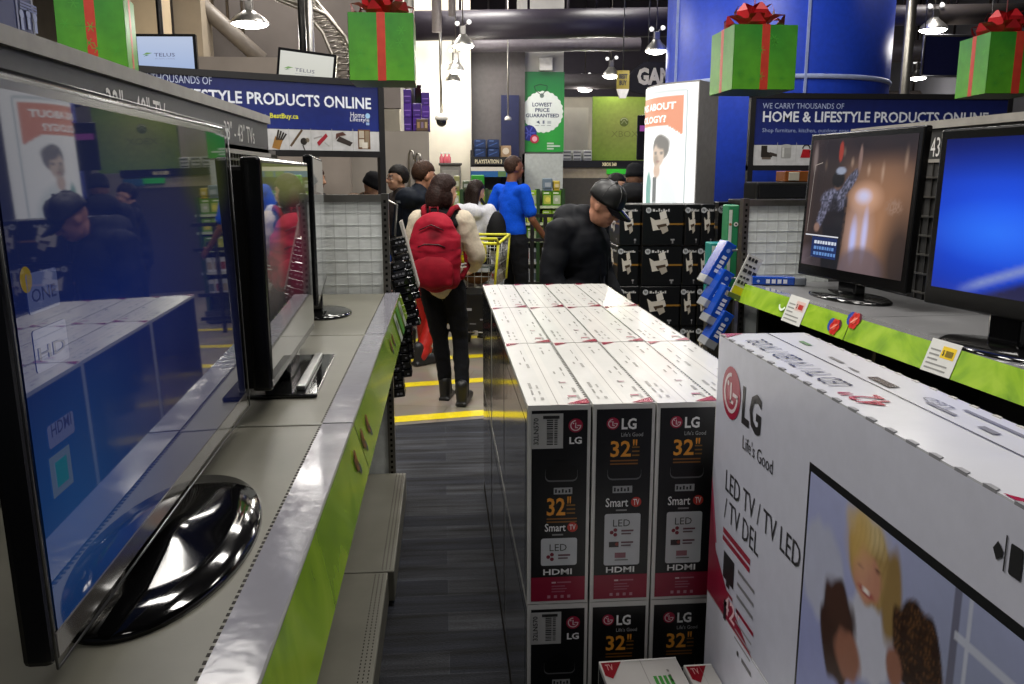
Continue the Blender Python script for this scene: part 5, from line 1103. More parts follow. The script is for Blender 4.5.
# green tag banner on the column
YS = 13.56; A = aY(519.5, 152, YS); B = aY(564.5, 72, YS); w = B.x-A.x; hh = B.z-A.z; m = MB(); m.box((A.x, YS, A.z), (B.x, YS+.02, B.z), h('#0d6a33'), 'print')
p = Pan(m, (A.x, YS, A.z), (1, 0, 0), (0, 0, 1), 'print', .002); p.grid(0, 0, w, hh, 8, 14, lambda x, y: mix(h('#0b5f31'), h('#2f9a3c'), ell(x, y, .75, .15, .7, .45, .9)), 1)
cx, cyy = p.px(543, 112); r = .44*w
pts = []
for k in range(96): a = 2*PI*k/96; rr_ = r*(1+.035*(k % 4 in (0, 1))); pts.append((cx+rr_*math.cos(a), cyy+rr_*math.sin(a)))
p.poly(pts, h('#d6dcd6'), 2)
p.circ(cx-.02, cyy+r*.80, .035, h('#6a7a72'), 3); 
p.line([(cx-.02, cyy+r*.8), (cx-.12, cyy+r*1.05), (cx-.14, cyy+r*1.25), (cx-.05, cyy+r*1.35), (cx+.06, cyy+r*1.28), (cx+.06, cyy+r*1.12), (cx-.02, cyy+r*.82)], .012, h('#123822'), 3)
D = h('#3c4660')
p.text('LOWEST', cx-r*.55, cyy+r*.26, cx+r*.45, cyy+r*.46, D, 3, .03); p.text('PRICE', cx-r*.4, cyy+r*.0, cx+r*.33, cyy+r*.19, D, 3, .03); p.text('GUARANTEED', cx-r*.88, cyy-r*.27, cx+r*.82, cyy-r*.08, D, 3, .03)
p.poly([(cx-r*.35, cyy-r*.5), (cx-r*.2, cyy-r*.42), (cx-r*.15, cyy-r*.6)], D, 3); p.rect(cx-r*.02, cyy-r*.58, cx+r*.08, cyy-r*.42, h('#6a7484'), 3); p.rect(cx+r*.22, cyy-r*.58, cx+r*.42, cyy-r*.44, h('#a9b2b2'), 3)
for k in range(3): p.rect(cx-r*.4+k*r*.3, cyy-r*.68, cx-r*.2+k*r*.3, cyy-r*.65, h('#8a938f'), 3)
u, v = p.px(529, 133); p.circ(u, v, .12, h('#23287a'), 3)
for k in range(3): a = k*PI/3; p.line([(u-.1*math.cos(a), v-.1*math.sin(a)), (u+.1*math.cos(a), v+.1*math.sin(a))], .02, h('#4a52b0'), 4)
u, v = p.px(534.5, 139); p.circ(u, v, .068, h('#a8283c'), 5); p.circ(u, v, .04, h('#e0a0ac'), 6)
u, v = p.px(547, 149.5); u2, v2 = p.px(560, 143)
for k in range(3): p.rect(u, v+(v2-v)*k*.4, u2-(.1 if k != 1 else 0), v+(v2-v)*(k*.4+.25), h('#b9cfb8'), 3)
tag(m.build('banner'), 'green banner with a white scalloped price tag on the white column', 'banner')
# white notice box above the banner
A = aY(539, 71, 13.58); B = aY(552, 58, 13.58); m = MB(); m.rbox((A.x, 13.5, A.z), (B.x, 13.6, B.z), h('#d2d0ca'), 'satin', .01); tag(m.build('junction_box'), 'small white box fixed on the white column above the green banner', 'box')
A = aY(522, 195, 13.5); B = aY(563, 154, 13.5); m = MB(); m.box((A.x, 13.5, 0), (B.x, 13.58, B.z), h('#b5bab4'), 'satin'); tag(m.build('column_panel'), 'pale grey panel on the white column under the green banner', 'panel')
# right console area
YX = 14.0; A = aY(563, 160, YX); B = aY(668, 60, YX); m = MB(); m.box((A.x, YX+.5, 0), (aY(594, 100, YX).x, YX+.56, aY(580, 105, YX).z), h('#c9c3b4'), 'wall'); struct('wall_console', m)
A = aY(592, 163, YX+.4); B = aY(644, 97, YX+.4); t = thing('wall_panel', 'bright green wall panel with a grey ball emblem and faint lettering', 'panel', ((A.x+B.x)/2, YX+.42, A.z))
m = MB(); m.box((A.x, YX+.4, A.z), (B.x+.4, YX+.46, B.z), h('#7aa81e'), 'satin'); w = B.x-A.x; hh = B.z-A.z; p = Pan(m, (A.x, YX+.4, A.z), (1, 0, 0), (0, 0, 1), 'satin', .002)
p.grid(0, 0, w+.4, hh, 14, 14, lambda x, y: mix(h('#76a01c'), h('#b4bf62'), ell(x, y, .45, .55, .45, .4, .9)), 1)
u, v = p.px(624, 122); p.circ(u, v, .075, h('#6f7d3a'), 2); p.ring(u, v, .05, .068, h('#c2c89a'), 3, 20, 160); p.line([(u-.045, v-.03), (u, v+.03), (u+.045, v-.03)], .016, h('#a8b07a'), 3)
u, v = p.px(611, 137); u2, v2 = p.px(638, 131); p.text('XBOX', u, v, u2, v2, h('#8f9a4a'), 2, .0); m.build('board', t)
A = aY(563, 167.5, YX); B = aY(646, 160.5, YX); t = thing('games_counter', 'console shelving with a long black header right of the white column', 'shelf unit', ((A.x+B.x)/2, YX+.2, 0))
m = MB(); m.box((A.x, YX, A.z), (B.x, YX+.4, B.z), h('#141314'), 'satin'); p = Pan(m, (A.x, YX, A.z), (1, 0, 0), (0, 0, 1), 'dimscreen', .002); u, v = p.px(602, 166); u2, v2 = p.px(616.5, 162.5); p.text('XBOX 360', u, v, u2, v2, h('#e8d8a8'), 2, .02); m.build('header', t, 'black header with pale lettering')
m = MB(); C = aY(563, 178, YX); m.box((A.x, YX+.05, C.z), (B.x, YX+.4, A.z), h('#a89c84'), 'satin'); q = aY(607, 174, YX); r_ = aY(626, 169, YX); m.box((q.x, YX-.01, q.z), (r_.x, YX+.06, r_.z), h('#2fae2c'), 'dim'); m.box((r_.x+.0, YX-.0, q.z-.03), (r_.x+.3, YX+.06, r_.z), h('#28506a'), 'dim'); m.build('shelf_front', t, 'tan shelf front with a green lit strip')
m = MB(); m.box((A.x, YX+.05, 0), (B.x, YX+.4, C.z), h('#4a463e'), 'satin'); m.build('base', t)
zt = B.z
for ci, px in enumerate((563.5, 573.5, 584)):
    a = aY(px, 160, YX); b = aY(px+8.5, 150, YX); n = 3; hh = (b.z-zt)/n
    for k in range(n):
        m = MB(); m.rbox((a.x, YX+.06, zt+hh*k+.001), (b.x, YX+.32, zt+hh*(k+1)-.003), h('#cfd0cd'), 'print', .004, 1); p = Pan(m, (a.x, YX+.06, zt+hh*k), (1, 0, 0), (0, 0, 1), 'print', .001); p.rect(.01, hh*.25, b.x-a.x-.01, hh*.6, h('#4a4c50'), 1)
        tag(m.build('white_carton'), 'flat white carton on the black console header, %s stack, %s' % (('left', 'middle', 'right')[ci], ('lowest', 'middle', 'top')[k]), 'box', 'flat white cartons right of the column')
# hanging games sign board + tag emblem
YG = 12.0; A = aY(612, 100, YG+.1); B = aY(690, 62, YG+.1); t = thing('hanging_sign', 'dark hanging sign with big pale capital letters beside the blue column', 'sign', ((A.x+B.x)/2, YG+.1, A.z))
m = MB(); m.prism([(A.x+.1, A.z+.15), (B.x, A.z-.05), (B.x, B.z), (A.x+.45, B.z), (A.x+.3, B.z-.1)], 'y', YG+.1, YG+.14, h('#121115'), 'matte'); m.build('board', t)
m = MB(); p = Pan(m, (A.x, YG+.09, A.z), (1, 0, 0), (0, 0, 1), 'satin', .002); u, v = p.px(637, 85); u2, v2 = p.px(684, 68); p.text('GAMING', u, v, u+(u2-u)*1.35, v2, h('#8f8a80'), 2, .05, 'matte'); m.build('lettering', t, 'pale block capitals')
m = MB()
for x in (A.x+.5, B.x-.1): m.tube([(x, YG+.12, B.z), (x, YG+.12, 5.22)], .01, h('#555555'), 'metal', 5)
m.build('hanger', t)
A = aY(617, 89, YG-.1); B = aY(629.5, 70.5, YG-.1); t = thing('tag_sign', 'yellow price tag shaped sign with black capitals hanging beside the dark letter sign', 'sign', ((A.x+B.x)/2, YG-.1, A.z)); w = B.x-A.x; hh = B.z-A.z
m = MB(); m.box((A.x, YG-.1, A.z), (B.x, YG-.06, B.z), h('#8a7a1c'), 'satin'); m.prism([(A.x, A.z), (B.x, A.z), (A.x+w*.75, A.z-.12), (A.x+w*.25, A.z-.12)], 'y', YG-.1, YG-.06, h('#d8d4c8'), 'satin'); p = Pan(m, (A.x, YG-.1, A.z), (1, 0, 0), (0, 0, 1), 'satin', .002)
p.text('BEST', w*.15, hh*.55, w*.85, hh*.82, h('#22201a'), 2, .04); p.text('BUY', w*.18, hh*.2, w*.8, hh*.47, h('#22201a'), 2, .04); m.build('board', t); m = MB(); m.tube([(A.x+w/2, YG-.08, B.z), (A.x+w/2, YG-.08, 5.22)], .008, h('#555555'), 'metal', 5); m.build('hanger', t)
# dark blue hanging banner at right
YH = 9.6; A = aY(921, 76, YH); B = aY(990, 36, YH); t = thing('hanging_banner', 'dark navy hanging banner with a pale frame behind the right gift box', 'banner', ((A.x+B.x)/2, YH, A.z))
m = MB(); m.box((A.x, YH, A.z), (B.x, YH+.02, B.z), h('#10143c'), 'satin'); m.build('cloth', t); m = MB()
for a, b in (((A.x, A.z), (B.x, A.z)), ((A.x, B.z), (B.x, B.z)), ((A.x, A.z), (A.x, B.z)), ((B.x, A.z), (B.x, B.z))): m.tube([(a[0], YH, a[1]), (b[0], YH, b[1])], .014, h('#8d8c92'), 'metal', 6)
m.tube([(A.x, YH, B.z), (A.x, YH, 5.22)], .006, h('#777777'), 'metal', 5); m.tube([(B.x, YH, B.z), (B.x, YH, 5.22)], .006, h('#777777'), 'metal', 5); m.build('frame', t)
# dark monitor on post behind light box
A = aY(637, 160, 9.2); B = aY(650, 115, 9.2); m = MB(); m.rbox((A.x, 9.2, A.z), (B.x+.1, 9.25, B.z), h('#141318'), 'gloss', .01); p = Pan(m, (A.x, 9.2, A.z), (1, 0, 0), (0, 0, 1), 'screen', .002); p.rect(.02, .30, .2, .36, (.25, .05, .25), 1); m.box((A.x+.1, 9.205, 0), (A.x+.16, 9.245, A.z), h('#1a1a1c'), 'satin'); tag(m.build('monitor'), 'narrow dark display panel half hidden behind the glowing light box', 'display')
# ------------------------------------------------------------------ green game case shelves
YC = 10.6; xa = aY(440, 230, YC).x; xb = aY(566, 230, YC).x; ztop = aY(500, 189, YC).z
t = thing('game_shelf', 'wide rack of green game cases behind the man in the blue polo shirt', 'shelf unit', ((xa+xb)/2, YC+.2, 0))
rows = [aY(500, y, YC).z for y in (206, 223, 240)]
m = MB(); m.box((xa, YC+.16, 0), (xb, YC+.2, ztop-.02), h('#5a604c'), 'satin'); m.build('back_board', t)
m = MB()
for z in rows: m.box((xa, YC, z-.03), (xb, YC+.16, z), h('#a8b098'), 'satin'); m.box((xa, YC-.004, z-.03), (xb, YC, z-.005), h('#b9c4a0'), 'satin')
m.box((xa, YC-.05, .02), (xb, YC+.16, .16), h('#3a3a36'), 'satin')
zl = [aY(500, y, YC).z for y in (262, 283)]
for z in zl: m.box((xa, YC, z-.03), (xb, YC+.16, z), h('#a9a9a6'), 'satin')
m.build('shelf', t)
m = MB()
for px in (462, 487, 512, 538, 563): x = aY(px, 230, YC).x; m.box((x-.02, YC-.01, 0), (x+.02, YC+.17, ztop), h('#24401e'), 'satin')
m.build('upright', t)
cols = [aY(px, 230, YC).x for px in (441, 463, 488, 513.5, 540, 564)]
rr = random.Random(9); pal = ['#8fb53a', '#7aa832', '#a9b64a', '#5c8f2c', '#b9b452']; rn = ('top row', 'second row', 'third row')
for ri, z in enumerate(rows):
    top = ztop if ri == 0 else rows[ri-1]-.04
    for ci in range(5):
        x0, x1 = cols[ci]+.03, cols[ci+1]-.03; nC = 2
        for k in range(nC):
            a = x0+(x1-x0)*k/nC+.004; b = x0+(x1-x0)*(k+1)/nC-.004; m = MB(); hh = min(.19, top-z-.01)
            m.rbox((a, YC+.03, z+.001), (b, YC+.10, z+hh), h(rr.choice(pal)), 'gloss', .004, 1); p = Pan(m, (a, YC+.03, z), (1, 0, 0), (0, 0, 1), 'print', .001); w = b-a
            cc_ = h(rr.choice(['#d8cf5a', '#3a4a3a', '#c9c9c0', '#7a3a30', '#2c3038', '#d2c23a'])); p.rrect(w*.1, hh*.12, w*.9, hh*.68, .01, mix(h('#6f8f3a'), cc_, .5), 1); p.circ(w*rr.uniform(.35, .65), hh*.4, w*rr.uniform(.18, .3), cc_, 2); p.rect(w*.1, hh*.78, w*.7, hh*.86, h('#e0e6c8'), 1)
            tag(m.build('game_case'), 'green game case, %s of the rack, %s bay from left, %s one' % (rn[ri], ('first', 'second', 'third', 'fourth', 'fifth')[ci], ('left', 'right')[k]), 'game case', 'green game cases')
for ri, z in enumerate(zl):
    for ci in range(5):
        x0, x1 = cols[ci]+.03, cols[ci+1]-.03
        for k in range(3):
            a = x0+(x1-x0)*k/3+.004; b = x0+(x1-x0)*(k+1)/3-.004; m = MB(); m.rbox((a, YC+.03, z+.001), (b, YC+.10, z+.17), h(rr.choice(['#c9c9cc', '#d8d8d8', '#b0b4bc'])), 'print', .004, 1); p = Pan(m, (a, YC+.03, z), (1, 0, 0), (0, 0, 1), 'print', .001); w = b-a
            p.rrect(w*.12, .03, w*.88, .12, .008, h(rr.choice(['#8a3a34', '#3a3c44', '#54606a', '#9a8c7a'])), 1)
            tag(m.build('game_case'), 'pale game case behind the railing, %s row, %s bay from left, %s one' % (('upper', 'lower')[ri], ('first', 'second', 'third', 'fourth', 'fifth')[ci], ('left', 'middle', 'right')[k]), 'game case', 'pale game cases')
# small stuff standing on the rack top left
for i, (px, c, w_, h_) in enumerate(((449, '#3a3f34', .09, .12), (457, '#8a8a5a', .07, .16), (466, '#56604a', .08, .1), (478, '#2f8f2c', .16, .17), (548, '#6a7a86', .12, .13), (557, '#b9a23a', .08, .1))):
    q = aY(px, 189, YC); m = MB(); m.rbox((q.x-w_/2, YC+.02, ztop-.0), (q.x+w_/2, YC+.15, ztop+h_), h(c), 'print', .012, 2); p = Pan(m, (q.x-w_/2, YC+.02, ztop), (1, 0, 0), (0, 0, 1), 'print', .001); p.rect(w_*.2, h_*.2, w_*.8, h_*.6, mix(h(c), (1, 1, 1), .25), 1)
    m.box((q.x-w_/2+.005, YC+.03, ztop-.03), (q.x+w_/2-.005, YC+.15, ztop), h(c), 'print')
    tag(m.build('small_carton'), 'small '+('dark', 'olive', 'moss green', 'bright green', 'blue grey', 'yellow')[i]+' carton on top of the green game rack', 'carton')
# black railing in front of the games
YR = 9.9; t = thing('queue_railing', 'black metal railing in front of the game rack, behind the blue polo man', 'railing', tuple(aY(530, 330, YR)[:2])+(0,))
m = MB(); xs_ = [aY(px, 260, YR).x for px in (505, 517, 532, 545)]; zt = aY(530, 214, YR).z
for i, x in enumerate(xs_): m.box((x-.022, YR-.02, 0), (x+.022, YR+.02, zt if i in (2,) else zt-.02), h('#111112'), 'satin')
m.build('post', t); m = MB()
for z in (zt-.04, zt-.32, .42, .15): m.box((xs_[0]-.02, YR-.018, z), (xs_[-1]+.25, YR+.018, z+.04), h('#141416'), 'satin')
m.build('rail', t)
# ------------------------------------------------------------------ shopping cart
CX = aY(487, 290, 8.3).x; CYY = 8.3
t = thing('shopping_cart', 'metal shopping cart with yellow trim beyond the woman with the red backpack', 'cart', (CX-.05, CYY, 0), math.radians(-12))
yl = h('#d2cf2a'); ch = h('#9a9a98')
zb, zt = .66, 1.10; w0, w1 = .19, .225; l0, l1 = -.42, .36
m = MB()
def cw(s, z): k = (z-zb)/(zt-zb); return s*(w0+(w1-w0)*k)
for i in range(9):
    y = l0+(l1-l0)*i/8
    for s in (-1, 1): m.tube([(cw(s, zb), y, zb), (cw(s, zt), y, zt-.04)], .004, ch, 'metal', 5)
    m.tube([(cw(-1, zb), y, zb), (cw(1, zb), y, zb)], .004, ch, 'metal', 5)
for i in range(5):
    z = zb+(zt-zb)*i/4.3
    for s in (-1, 1): m.tube([(cw(s, z), l0, z), (cw(s, z), l1, z)], .004, ch, 'metal', 5)
    for y in (l0, l1): m.tube([(cw(-1, z), y, z), (cw(1, z), y, z)], .004, ch, 'metal', 5)
for i in range(7):
    x = -w0+2*w0*i/6
    for y in (l0, l1): m.tube([(x, y, zb), (x*w1/w0, y, zt-.04)], .004, ch, 'metal', 5)
m.build('basket', t, 'wire basket', local=True)
m = MB(); rim = [(-w1, l0, zt-.03), (w1, l0, zt-.03), (w1, l1, zt), (-w1, l1, zt)]; m.tube(rim, .014, yl, 'satin', 8, True)
for s in (-1, 1):
    m.tube([(s*w1, l1, zt), (s*w0, l1, zb)], .012, yl, 'satin', 8); m.tube([(s*w1, l0, zt-.03), (s*w0, l0, zb)], .012, yl, 'satin', 8)
m.rbox((-w1, l0-.012, .80), (w1, l0-.004, 1.12), yl, 'satin', .01) if False else None
m.build('rim', t, 'yellow rim', local=True)
m = MB(); m.tube([(-w1, l0, zt-.03), (-w1, l0-.10, zt+.02), (w1, l0-.10, zt+.02), (w1, l0, zt-.03)], .015, h('#c9c62a'), 'satin', 8); m.build('handle', t, 'yellow handle', local=True)
m = MB()
for s in (-1, 1): m.tube([(s*w0, l0, zb), (s*.19, l0+.02, .3), (s*.2, l0+.05, .14)], .013, ch, 'metal', 8); m.tube([(s*w0, l1-.2, zb), (s*.2, l0+.1, .26), (s*.2, l1-.05, .17)], .013, ch, 'metal', 8)
for i in range(6): y = l0+.08+i*.13; m.tube([(-.18, y, .22), (.18, y, .22)], .006, ch, 'metal', 6)
for s in (-1, 1): m.tube([(s*.18, l0+.05, .22), (s*.18, l1-.1, .22)], .01, ch, 'metal', 6)
m.build('frame', t, local=True)
for s in (-1, 1):
    for y in (l0+.06, l1-.06):
        m = MB(); m.lathe([(.02, -.015), (.06, -.015), (.062, 0), (.06, .015), (.02, .015)], h('#151515'), 'satin', 18, Mx.Translation((s*.19, y, .062)) @ Mx.Rotation(PI/2, 4, 'Y')); m.box((s*.19-.02, y-.01, .06), (s*.19+.02, y+.01, .20), ch, 'metal'); m.build('wheel', t, local=True)
cr_ = Mx.Translation((CX-.05, CYY, 0)) @ Mx.Rotation(math.radians(-12), 4, 'Z')
m = MB(); m.rbox((-.165, -.33, .234), (.165, .22, .585), h('#0e0f12'), 'print', .008, 1, cr_); p = Pan(m, cr_ @ V((-.165, -.33, .234)), cr_.to_3x3() @ V((1, 0, 0)), (0, 0, 1), 'print', .001); p.rect(.02, .19, .12, .215, h('#9a9aa0'), 1); p.rect(.2, .10, .24, .115, h('#8a8a90'), 1); p.rect(.1, .06, .16, .07, h('#77777c'), 1); tag(m.build('black_carton'), 'black carton with small white marks on the lower tray of the shopping cart', 'box')
m = MB(); m.ball(cr_ @ V((-.02, -.18, .735)), (.13, .13, .07), h('#6b4c2e'), 'shell', 18, 12); m.ball(cr_ @ V((.03, -.1, .77)), (.09, .1, .05), h('#8a6a45'), 'shell', 14, 10); tag(m.build('paper_bag'), 'crumpled brown paper bag lying at the bottom of the shopping cart', 'bag')
m = MB(); m.rbox((-.15, -.36, .86), (.08, -.16, 1.08), h('#d8cf1e'), 'satin', .05, 3, cr_); tag(m.build('yellow_bag'), 'yellow bag in the shopping cart beside the woman\'s cream sleeve', 'bag')
m = MB(); m.rbox((-.15, -.39, .79), (.15, -.12, .85), h('#25343c'), 'gloss', .02, 2, cr_); m.rbox((.02, -.392, .80), (.14, -.38, .84), h('#aeb4b8'), 'gloss', .004, 1, cr_); tag(m.build('blister_pack'), 'dark slate pack with a silver end under the yellow bag in the cart', 'package')
# ================================================================== PEOPLE
from mathutils import noise as NZ
def remesh(mb, vox, it, name, mt, colfn, root=None, wr=0):
    me = mb.mesh('tmp'); ob = bpy.data.objects.new('tmp', me); COL.objects.link(ob)
    r = ob.modifiers.new('r', 'REMESH'); r.mode = 'VOXEL'; r.voxel_size = vox; r.use_smooth_shade = True
    s = ob.modifiers.new('s', 'SMOOTH'); s.factor = .5; s.iterations = it
    dg = bpy.context.evaluated_depsgraph_get(); dg.update(); out = bpy.data.meshes.new_from_object(ob.evaluated_get(dg)); bpy.data.objects.remove(ob); bpy.data.meshes.remove(me)
    if wr:
        nn = [v.normal.copy() for v in out.vertices]
        for v, n_ in zip(out.vertices, nn):
            c = v.co; k = NZ.noise(V((c.x*7, c.y*7, c.z*13)))+.6*NZ.noise(V((c.x*15+5, c.y*15, c.z*24)))
            k2 = 1-abs(NZ.noise(V((c.x*5+9, c.y*5, c.z*9)))*2); v.co = c+n_*(wr*(k*.9+max(0, k2-.6)*1.6-.3))
    out.name = name; out.materials.clear(); out.materials.append(mat(mt))
    for a in list(out.color_attributes): out.color_attributes.remove(a)
    ca = out.color_attributes.new('Col', 'FLOAT_COLOR', 'POINT'); buf = []
    for v in out.vertices:
        c = colfn(v.co) if callable(colfn) else colfn; buf += [c[0], c[1], c[2], 1]
    ca.data.foreach_set('color', buf); out.polygons.foreach_set('use_smooth', [True]*len(out.polygons)); out.polygons.foreach_set('material_index', [0]*len(out.polygons)); out.update()
    o = bpy.data.objects.new(name, out); COL.objects.link(o)
    if root: o.parent = root
    return o
def rotm(yaw, pitch, roll=0): return (Mx.Rotation(math.radians(yaw), 3, 'Z') @ Mx.Rotation(math.radians(-pitch), 3, 'X') @ Mx.Rotation(math.radians(roll), 3, 'Y'))
BASE = dict(pel=(0, 0, .96), che=(0, .005, 1.27), nek=(0, -.02, 1.455), hed=(0, .015, 1.625),
 shR=(.185, -.01, 1.415), elR=(.235, -.04, 1.13), wrR=(.245, .06, .89), shL=(-.185, -.01, 1.415), elL=(-.235, -.04, 1.13), wrL=(-.245, .06, .89),
 hiR=(.09, 0, .93), knR=(.10, .03, .50), anR=(.105, -.02, .09), hiL=(-.09, 0, .93), knL=(-.10, .03, .50), anL=(-.105, -.02, .09))
def hand(mb, w, d, pn, side, curl=.5, s=1.0):
    """w wrist, d direction of the hand, pn palm normal, side +1 right / -1 left"""
    d = d.normalized(); pn = (pn-d*pn.dot(d)).normalized(); x = d.cross(pn).normalized()*side   # x points to the thumb side
    k = s; pc = w+d*.045*k
    for q in (-.026, -.009, .009, .026): mb.cap(w+d*.015*k+x*q*.6*k, w+d*.088*k+x*q*k, .0135*k, .0125*k, n=8)
    for i, (q, L) in enumerate(((.030, .070), (.010, .080), (-.010, .074), (-.029, .058))):
        b = w+d*.088*k+x*q*k; d1 = (d+pn*curl*.55+x*q*2).normalized(); j1 = b+d1*L*.5*k; d2 = (d+pn*curl*1.5+x*q).normalized(); j2 = j1+d2*L*.5*k
        mb.cap(b, j1, .0092*k, .0086*k, n=8); mb.cap(j1, j2, .0086*k, .0072*k, n=8)
    b = w+d*.028*k+x*.028*k; j = b+(d*.6+x*.75+pn*.25).normalized()*.040*k; e = j+(d*.9+x*.25+pn*.35).normalized()*.034*k
    mb.cap(b, j, .0125*k, .0105*k, n=8); mb.cap(j, e, .0105*k, .008*k, n=8)
def person(lab, loc, face, S=1.0, joints=None, head=(0, 0, 0), skin='#b98a6c', hair='#1b1410', hair_kind='short', top='#15171d', top_kind='jacket', trousers='#17181c', shoe='#111111', vox=.010, curl=(.5, .5), handdir=None, cap=None, topmat='shell', collar=None, girth=1.0, hood=None, lips='#8a4a44', glasses=False, trmat='fabric', fem=False):
    J = dict(BASE); J.update(joints or {}); J = {k: V(v) for k, v in J.items()}
    t = thing('person', lab, 'person', (loc[0], loc[1], 0), math.atan2(-face[0], face[1])); t.scale = (S, S, S)
    R = rotm(*head); hc = J['nek']+R @ (J['hed']-J['nek']); hp = lambda x, y, z: hc+R @ V((x, y, z))
    sk = h(skin); G = girth
    # ---- body: one continuous skin
    m = MB()
    m.ball(hp(0, -.012, .025), (.074, .094, .092), sk, 'skin', 18, 12, R); m.ball(hp(0, .022, -.035), (.058, .066, .082), sk, 'skin', 16, 10, R); m.ball(hp(0, .052, -.078), (.034, .032, .032), sk, 'skin', 12, 8, R)
    m.cap(hp(0, .090, .012), hp(0, .106, -.022), .009, .014, n=8); m.ball(hp(0, .092, -.027), (.019, .014, .010), sk, 'skin', 10, 6, R)     # nose
    m.ball(hp(0, .080, -.056), (.026, .014, .008), sk, 'skin', 10, 6, R); m.ball(hp(0, .078, -.068), (.022, .014, .008), sk, 'skin', 10, 6, R)   # lips
    for s in (-1, 1):
        m.ball(hp(s*.074, -.010, -.005), (.011, .022, .034), sk, 'skin', 10, 8, R); m.ball(hp(s*.030, .074, .032), (.024, .014, .009), sk, 'skin', 8, 6, R); m.ball(hp(s*.036, .062, -.025), (.022, .02, .02), sk, 'skin', 8, 6, R); m.ball(hp(s*.031, .073, .010), (.014, .012, .011), sk, 'skin', 8, 6, R)
    m.cap(J['nek']+V((0, 0, -.04)), hc+R @ V((0, -.02, -.05)), .054, .05)
    m.ball(J['che'], (.145, .095, .19), sk, 'skin', 16, 12); m.cap(J['pel'], J['che'], .10, .11); m.ball(J['pel'], (.135, .10, .11), sk, 'skin', 14, 10)
    for s in 'RL':
        m.cap(J['che'].lerp(J['sh'+s], .6), J['sh'+s], .055, .048); m.cap(J['sh'+s], J['el'+s], .046, .037); m.cap(J['el'+s], J['wr'+s], .037, .025)
        dd = (J['wr'+s]-J['el'+s]).normalized(); pn = V((-1, .2, 0)) if s == 'R' else V((1, .2, 0))
        if handdir and s in handdir: dd = V(handdir[s][0]).normalized(); pn = V(handdir[s][1])
        hand(m, J['wr'+s], dd, pn, 1 if s == 'R' else -1, curl[0 if s == 'R' else 1])
        m.cap(J['pel'].lerp(J['hi'+s], .8), J['kn'+s], .075, .048); m.cap(J['kn'+s], J['an'+s], .048, .034)
        m.cap(J['an'+s], J['an'+s]+V((0, .12, -.05)), .034, .026)
    eyes = [hp(s*.031, .085, .011) for s in (-1, 1)]; br = [(hp(s*.048, .08, .034), hp(s*.014, .09, .036)) for s in (-1, 1)]; lp = hp(0, .092, -.060)
    lc = mix(sk, h(lips), .6); bc = h(hair); mo = hp(0, .094, -.062)
    def cf(co):
        c = sk
        if (co-hc).length < .2:
            q = R.transposed() @ (co-hc)
            if q.y > .05:
                for s in (-1, 1):
                    dx, dz = q.x-s*.031, q.z-.011
                    if (dx/.014)**2+(dz/.0075)**2 < 1: c = (.55, .52, .5) if abs(dx) > .006 else (.015, .012, .01)
                    if abs(q.z-.036+abs(abs(q.x)-.03)*.25) < .007 and .012 < abs(q.x) < .05: c = mix(sk, bc, .8)
                if (q.x/.027)**2+((q.z+.062)/.013)**2 < 1: c = lc
                if abs(q.z+.0625) < .0022 and abs(q.x) < .024: c = mix(lc, (0, 0, 0), .6)
                if glasses:
                    for s in (-1, 1):
                        d_ = math.hypot((q.x-s*.033)/.026, (q.z-.008)/.019)
                        if .82 < d_ < 1.1: c = (.01, .01, .01)
        return c
    remesh(m, min(vox, .0095), 3, 'body', 'skin', cf, t)
    # ---- hair
    if hair_kind:
        m = MB(); bm = bmesh.new(); bmesh.ops.create_uvsphere(bm, u_segments=28, v_segments=20, radius=1)
        for v in bm.verts:
            x, y, z = v.co; rx, ry, rz = .083, .106, .106
            if hair_kind in ('long', 'bun'): rx, ry, rz = .092, .112, .114
            p = V((x*rx, y*ry-.018, z*rz+.03)); n = 1+.035*math.sin(x*23+z*17)*math.sin(y*19+x*11)
            p = V((p.x*n, (p.y+.018)*n-.018, p.z))
            lowback = -.055 if hair_kind in ('short', 'buzz') else -.10
            line = .062 if p.y > .02 else (.062+(p.y-.02)*1.9 if p.y > -.05 else lowback)
            if hair_kind == 'buzz': p = V((p.x*.94, p.y*.94, p.z*.93)); line += .01
            if p.z < line and p.y > -.10: 
                if p.y > -.05 or p.z < lowback: p = V((p.x*.72, p.y*.72, min(p.z, line)*.8))
            v.co = hp(*p)
        bm.verts.index_update(); m.add([v.co[:] for v in bm.verts], [[v.index for v in f.verts] for f in bm.faces], h(hair), 'hair', True); bm.free()
        if hair_kind == 'bun':
            m.ball(hp(0, -.10, -.05), (.085, .06, .11), h(hair), 'hair', 16, 12, R); m.ball(hp(-.045, -.02, -.06), (.05, .06, .10), h(hair), 'hair', 12, 10, R); m.ball(hp(.05, -.03, -.04), (.045, .06, .085), h(hair), 'hair', 12, 10, R)
            o = remesh(m, .010, 2, 'hair', 'hair', h(hair), t)
        elif hair_kind == 'long':
            for s in (-1, 0, 1): m.cap(hp(s*.05, -.06, .0), hp(s*.06, -.075, -.22), .055, .035)
            o = remesh(m, .012, 2, 'hair', 'hair', h(hair), t)
        else: o = m.build('hair', t, local=True)
    # ---- trousers
    m = MB(); m.ball(J['pel']+V((0, 0, -.01)), (.168*G, .125*G, .13), n=16, k=12, col=sk)
    for s in 'RL':
        m.cap(J['hi'+s]+V((0, 0, -.03)), J['kn'+s], .105*G, .072*G); m.cap(J['kn'+s], J['an'+s]+V((0, 0, -.02)), .072*G, .058*G)
    remesh(m, max(vox, .011), 3, 'trousers', trmat, h(trousers), t, wr=.006)
